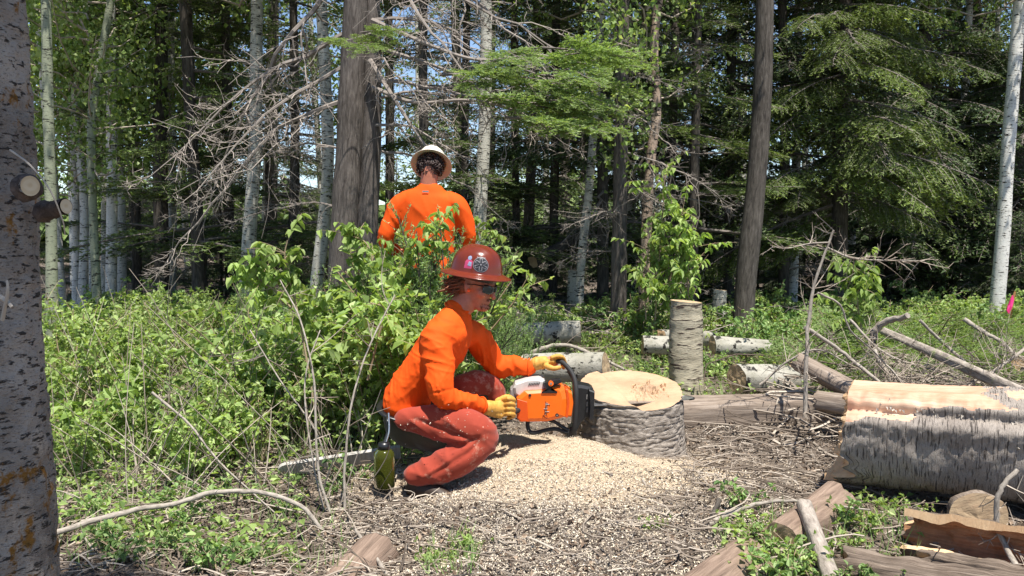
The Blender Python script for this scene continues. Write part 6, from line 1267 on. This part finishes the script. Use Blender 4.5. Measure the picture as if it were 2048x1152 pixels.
# ---------------------------------------------------------------- chainsaw
def saw():
    Y0 = 4.52; base = P(1100, 800, Y0); t = thing('chainsaw', 'orange and white chainsaw with black wrap handle, its bar run into the fresh stump', 'chainsaw', base); o = np.array(base)
    Aw = lambda x, y, d=0: np.array(P(x, y, Y0)) + arr(0, d, 0)
    def plate(poly, d0, d1, mat, name, par=t, bev=.006, smooth=False):
        n = len(poly); c = np.mean(poly, 0); V = []; lv = [(d0 + bev * 0, 1 - bev / .06), (d0 + bev, 1.0), (d1 - bev, 1.0), (d1, 1 - bev / .06)]
        for d, s_ in lv: V += [Aw(c[0] + (x - c[0]) * s_, c[1] + (y - c[1]) * s_, d) for x, y in poly]
        V = np.array(V + [Aw(c[0], c[1], d0), Aw(c[0], c[1], d1)]); i = np.arange(3)[:, None] * n; j = np.arange(n)[None]; j2 = (j + 1) % n
        m = MB(); m.add(V, np.stack([i + j, i + j2, i + n + j2, i + n + j], -1).reshape(-1, 4)); k = np.arange(n); m.add(V, np.stack([(k + 1) % n, k, np.full(n, 4 * n)], 1)); m.add(V, np.stack([k + 3 * n, (k + 1) % n + 3 * n, np.full(n, 4 * n + 1)], 1))
        return m.build(name, mat, par, o, smooth)
    D = .10
    hous = plate([(1034, 800), (1033, 789), (1049, 776), (1082, 774), (1121, 765), (1128, 771), (1133, 790), (1129, 826), (1094, 835), (1040, 836), (1033, 827)], -D, D * .6, M['saw_orange'], 'engine_cover', bev=.012)
    plate([(1034, 797), (1034, 790), (1054, 796), (1056, 834), (1041, 834), (1034, 826)], -D - .002, -D + .02, M['saw_dark_orange'], 'side_panel', hous, .003)
    plate([(1130, 772), (1141, 778), (1145, 800), (1141, 826), (1131, 827), (1134, 800)], -D * .9, D * .6, M['saw_orange'], 'front_cover', bev=.008)
    plate([(1129, 771), (1134, 773), (1137, 798), (1133, 828), (1129, 828), (1132, 798)], -D * .93, D * .5, M['saw_dark_orange'], 'seam', bev=.003)
    wc = plate([(1026, 772), (1030, 764), (1053, 756), (1078, 754), (1088, 757), (1094, 772), (1082, 776), (1062, 776), (1046, 780), (1034, 788), (1028, 784)], -D * .62, D, M['saw_white'], 'top_cover', bev=.010)
    for k in range(7): plate([(1056 + k * 3.2, 767 - k * .3), (1057.4 + k * 3.2, 767 - k * .3), (1060 + k * 3.2, 762 - k * .3), (1058.6 + k * 3.2, 762 - k * .3)], -D * .62 - .003, -D * .62 + .004, M['black'], 'vent_slot', wc, .001)
    plate([(1021, 776), (1028, 772), (1033, 786), (1033, 800), (1022, 801), (1019, 790)], -D * .5, D * .6, M['grey_plastic'], 'rear_cover', bev=.008)
    lev = plate([(1085, 760), (1100, 754), (1119, 752), (1121, 758), (1106, 762), (1099, 766), (1101, 774), (1113, 776), (1112, 779), (1081, 779), (1082, 776), (1090, 775), (1090, 767)], -D * 1.05, -D * .45, M['black'], 'switch_lever', bev=.003)
    m = MB(); cc = Aw(1100, 759.5, -D * 1.12); m.tubes(np.array([cc, cc + arr(0, .02, 0)]), arr(.0135, .0135), 20, cap=True); kn = m.build('knob', M['saw_orange'], lev, o); m = MB(); m.tubes(np.array([cc - arr(0, .002, 0), cc + arr(0, .01, 0)]), arr(.006, .006), 12, cap=True); m.build('knob_centre', M['grey_plastic'], lev, o)
    for (x, y, r_, mt) in ((1059, 783, .007, 'black'), (1112, 822, .009, 'black'), (1112, 822, .004, 'steel')):
        m = MB(); cc = Aw(x, y, -D - (.004 if mt == 'black' else .007)); m.tubes(np.array([cc, cc + arr(0, .02, 0)]), arr(r_, r_), 14, cap=True); m.build('screw', M[mt], hous, o)
    # handwriting, reading upward
    st = [[(0, 6), (5, 6), (0, 0), (5, 0)], [(6, 2), (8.5, 2.6), (8, 4), (6.5, 3.5), (6.4, .6), (8.8, .4)], [(10, 4), (10, -3), (10, 3.2), (12, 4), (12.4, 2), (10.3, .8)], [(14, 6), (14, 0), (14.2, 3), (16, 3.6), (16.5, 0)], [(18, 4), (18.4, 1), (20, .8), (20.4, 4), (20.2, -2.4), (18, -2.6)], [(22, 4), (22.2, 0), (22.3, 2.8), (24.4, 3.8)]]
    for s_ in st:
        pp = cat([Aw(1092 - y * 1.25 + .1 * x, 829 - x * 1.38, -D - .0012) for x, y in s_], 4); m = MB(); m.tubes(pp, np.full(len(pp), .0013), 4); m.build('handwriting', M['black'], hous, o)
    # wrap handle and lower bar
    hp = cat([Aw(1112, 724, .03), Aw(1120, 724, .02), Aw(1129, 728, .0), Aw(1141, 741, -.03), Aw(1148, 757, -.06), Aw(1150, 780, -.085), Aw(1149, 812, -.09), Aw(1146, 850, -.08), Aw(1138, 872, -.05)], 6)
    m = MB(); m.tubes(hp, np.full(len(hp), .0125), 14, cap=True); m.build('front_handle', M['rubber'], t, o, smooth=True)
    hp = cat([Aw(1055, 834, -.05), Aw(1055, 848, -.06), Aw(1059, 857, -.065), Aw(1068, 860, -.065), Aw(1090, 855, -.06), Aw(1110, 853, -.055), Aw(1130, 860, -.05), Aw(1142, 858, -.05)], 6)
    m = MB(); m.tubes(hp, np.full(len(hp), .0105), 12, cap=True); m.build('lower_handle', M['rubber'], t, o, smooth=True)
    hp = cat([Aw(1092, 836, -.03), Aw(1108, 840, -.04), Aw(1124, 850, -.045), Aw(1140, 858, -.05)], 5); m = MB(); m.tubes(hp, np.full(len(hp), .009), 10, cap=True); m.build('handle_bracket', M['black'], t, o, smooth=True)
    # rear handle held by the near glove
    hp = cat([Aw(1040, 812, -.08), Aw(1026, 814, -.13), Aw(1008, 815, -.16), Aw(992, 818, -.17)], 5); m = MB(); m.tubes(hp, np.full(len(hp), .014), 12, cap=True); m.build('rear_handle', M['rubber'], t, o, smooth=True)
    # guard, bar mount, brake
    plate([(1146, 768), (1162, 768), (1180, 772), (1186, 776), (1186, 800), (1182, 836), (1172, 834), (1160, 846), (1148, 872), (1142, 868), (1148, 820)], -.03, .09, M['black'], 'guard', bev=.008)
    bk = plate([(1176, 774), (1187, 778), (1186, 806), (1183, 837), (1176, 834), (1178, 806)], -.075, -.02, M['black'], 'hand_guard', bev=.005)
    for y in (792, 806, 818): plate([(1172, y - 5), (1174.5, y - 5), (1174, y + 4), (1171.5, y + 4)], -.036, -.028, M['grey_plastic'], 'slot', bk, .001)
    plate([(1138, 850), (1150, 846), (1152, 866), (1146, 884), (1138, 892), (1131, 888), (1130, 874)], -.06, .03, M['black'], 'spike_plate', bev=.006)
    # bar lies flat, running through the stump
    n = 14; L0 = Aw(1170, 815, .08); L1 = np.array(P(1386, 795, 4.78)); ax = unit(L1 - L0); sd = unit(np.cross(ax, arr(0, 0, 1))); w_ = .048; Lb = np.linalg.norm(L1 - L0) - w_
    out = [(0, -w_), (Lb, -w_)] + [(Lb + w_ * math.cos(q), w_ * math.sin(q)) for q in np.linspace(-1.4, 1.4, n)] + [(Lb, w_), (0, w_)]
    V = np.array([L0 + ax * x + sd * y + arr(0, 0, dz) for dz in (-.0025, .0025) for x, y in out]); k = len(out); V = np.vstack([V, V[:k].mean(0), V[k:].mean(0)]); j = np.arange(k)
    m = MB(); m.add(V, np.stack([j, (j + 1) % k, (j + 1) % k + k, j + k], 1)); m.add(V, np.stack([(j + 1) % k, j, np.full(k, 2 * k)], 1)); m.add(V, np.stack([j + k, (j + 1) % k + k, np.full(k, 2 * k + 1)], 1)); br = m.build('guide_bar', M['steel'], t, o)
    m = MB(); cp = np.array([L0 + ax * x + sd * y * 1.06 for x, y in out[1:-1]]); m.tubes(cat(list(cp), 2), np.full(len(cat(list(cp), 2)), .0045), 5); m.build('chain', M['black'], br, o)
saw()
# ---------------------------------------------------------------- bottle on the belt
def bottle():
    c = P(769, 975, 4.08); t = thing('drink_bottle', 'translucent green bottle hanging from the back of the sawyer belt', 'bottle', c); o = np.array(c)
    g_ = NT('green_plastic'); g_.col((.09, .10, .015)); g_.b.inputs['Transmission Weight'].default_value = .55; g_.b.inputs['IOR'].default_value = 1.2; gm = g_.set(.18, .5)
    pr_ = [(.0, 0), (.044, .0), (.049, .008), (.050, .06), (.049, .14), (.046, .165), (.034, .180), (.026, .184)]
    m = MB(); m.tubes(np.array([o + arr(0, 0, z) for r, z in pr_]), arr(*[r for r, z in pr_]), 24); m.build('bottle_body', gm, t, o, smooth=True)
    m = MB(); m.tubes(np.array([o + arr(0, 0, z) for z in (.182, .185, .20, .215, .217)]), arr(.020, .030, .030, .026, .004), 20); m.build('cap', M['black'], t, o, smooth=True)
    m = MB(); m.tubes(np.array([o + arr(0, 0, z) for z in (.004, .09, .092)]), arr(.045, .046, .001), 20); m.build('liquid', m_plain('olive_liquid', (.05, .055, .008), .2), t, o, smooth=True)
    m = MB(); m.tubes(cat([o + arr(.0, 0, .21), o + arr(.014, .03, .26), o + arr(.01, .05, .31), np.array(P(776, 826, 4.22))], 6), np.full(19, .0075), 8); m.build('strap', M['black'], t, o, smooth=True)
    m = MB(); m.tubes(cat([o + arr(.012, -.01, .22), o + arr(.024, .0, .27), o + arr(.02, .02, .35)], 6), np.full(13, .004), 8); m.build('carabiner', M['steel'], t, o, smooth=True)
bottle()
# ---------------------------------------------------------------- standing worker seen from behind
def standing():
    Y0 = 6.3; base = Vector(P(855, 600, Y0)); base.z = hz(base.x, base.y); o = np.array(base)
    t = thing('person', 'person standing with back turned in orange shirt and cream hard hat', 'person', base)
    A = lambda x, y, d=0: np.array(P(x, y, Y0 + d)); headc = A(862, 334, .05)
    hd = Matrix.Rotation(R(86), 4, 'Z') @ Matrix.Rotation(R(34), 4, 'Y'); H = lambda x, y, z: headc + np.array(hd @ Vector((x, y, z)))
    hip = A(856, 520); b = MB(); ball(b, H(0, 0, .02), (.095, .076, .095), hd); ball(b, H(.03, 0, -.05), (.06, .055, .07), hd); limb(b, [H(.085, 0, .01), H(.105, 0, -.03)], [.009, .013], k=3)
    for s_ in (-1, 1): ball(b, H(-.005, s_ * .08, -.01), (.016, .008, .03), hd)
    limb(b, [A(857, 400), A(857, 376), H(-.03, 0, -.05)], [.058, .060, .060], k=5)
    limb(b, [A(856, 412), A(856, 440), A(856, 490), hip], [(.12, .06), (.14, .085), (.13, .08), (.14, .09)], up=(0, 1, 0), k=4)
    for s_, sh, el, wr in ((-1, A(800, 404), A(772, 478, -.02), A(790, 500, .24)), (1, A(914, 404), A(940, 482, .02), A(915, 505, .24))):
        limb(b, [sh, el, wr, wr + arr(0, .09, -.01)], [.05, .04, .028, .03], k=4)
        for q in range(4): limb(b, [wr + arr(-s_ * .02 + .014 * q - .02, .08, 0), wr + arr(-s_ * .02 + .014 * q - .02, .14, -.01), wr + arr(-s_ * .02 + .014 * q - .02, .15, -.04)], [.010, .009, .008], k=3, sides=8)
    ft = []
    for s_ in (-1, 1):
        h0 = hip + arr(s_ * .085, 0, -.02); k0 = arr(h0[0] + s_ * .02, h0[1] + .02, .50); a0 = arr(h0[0] + s_ * .03, h0[1] - .01, hz(h0[0], h0[1]) + .09); ft.append((h0, k0, a0)); limb(b, [h0, k0, a0, a0 + arr(0, .13, -.05)], [.085, .06, .042, .03], k=4)
    skin(b, 'body', M['skin'], t, o, .009, 2)
    b = MB(); limb(b, [A(857, 371, .01), A(857, 380, .0), A(856, 394), A(856, 420), A(856, 455), A(857, 490), A(858, 507)], [(.068, .058), (.115, .072), (.195, .098), (.215, .118), (.200, .122), (.185, .120), (.185, .122)], up=(0, 1, 0), k=5, sides=30)
    limb(b, [A(812, 402), A(797, 412), A(784, 440, -.01), A(771, 476, -.02), A(778, 492, .08), A(790, 500, .20)], [.07, .074, .066, .058, .052, .045], k=5, sides=20)
    limb(b, [A(900, 402), A(915, 412), A(928, 440), A(937, 478, .02), A(930, 492, .10), A(915, 505, .20)], [.07, .074, .066, .058, .052, .045], k=5, sides=20)
    sh = skin(b, 'shirt', M['orange'], t, o, .011, 2, folds(.013, 9, (.7, 0, .35), 41))
    m = MB(); c = A(851, 383, -.098); m.add(np.array([c + arr(x, y, z) for y in (0, .004) for x, z in ((-.022, -.006), (.022, -.006), (.022, .006), (-.022, .006))]), [(0, 1, 2, 3), (7, 6, 5, 4), (0, 4, 5, 1), (1, 5, 6, 2), (2, 6, 7, 3), (3, 7, 4, 0)]); m.build('neck_tag', M['grey_plastic'], sh, o)
    b = MB(); limb(b, [A(857, 503), A(857, 520), A(857, 545)], [(.165, .112), (.172, .118), (.165, .115)], up=(0, 1, 0), k=4)
    for h0, k0, a0 in ft: limb(b, [h0, k0, a0 + arr(0, 0, .02)], [.105, .082, .068], k=5)
    skin(b, 'trousers', M['dark_cloth'], t, o, .012, 2, folds(.008, 8, (.3, 0, 1), 44))
    for s_, (h0, k0, a0) in zip((-1, 1), ft):
        b = MB(); limb(b, [h0 + arr(0, -.035, -.0), (h0 + k0) / 2 + arr(0, -.03, 0), k0 + arr(0, -.02, 0)], [(.085, .085), (.085, .08), (.07, .07)], k=4); ch = skin(b, 'chaps', M['orange'], t, o, .012, 2, folds(.01, 9, (1, 0, .4), 46)); 
        b = MB(); limb(b, [a0 + arr(0, 0, .08), a0, a0 + arr(0, .15, -.05)], [.056, .052, .042], k=4); skin(b, 'boot', M['boot'], t, o, .012, 2)
    # curly hair
    m = MB(); ball(m, H(-.022, 0, -.012), (.082, .086, .084), hd)
    cl = []
    for k in range(330):
        v = unit(rg.normal(0, 1, 3)); 
        if v[0] > .45: continue
        c = H(-.022 + v[0] * .086, v[1] * .088, -.014 + v[2] * .086); r_ = rg.uniform(.008, .013); e1 = unit(rg.normal(0, 1, 3)); e2 = unit(np.cross(e1, rg.normal(0, 1, 3))); q = np.linspace(0, rg.uniform(4, 7), 9)[:, None]; cl.append(c + r_ * (np.cos(q) * e1 + np.sin(q) * e2) + unit(c - headc) * q * .0012)
    m.tubes(np.array(cl), np.full(9, .0034), 5); m.build('hair', M['hair_dark'], t, o, smooth=True)
    hard_hat(t, o, H(.005, 0, .035), hd @ Matrix.Rotation(R(4), 4, 'Y'), M['hat_white'], .93)
standing()
# flying chips thrown by the saw
m = MB(); n = 50; cx = np.array([P(rg.normal(900, 55), rg.normal(850, 30), 3.98) for _ in range(n)]); m.leaves(cx, rg.normal(0, 1, (n, 3)), rg.normal(0, 1, (n, 3)), rg.uniform(.004, .009, n), rg.uniform(.003, .006, n), var=rg.uniform(.6, 1, n), style=4)
tag(m.build('flying_chips', M['chip']), 'pale wood chips flying in the air beside the chaps', 'wood chips', kind='stuff')
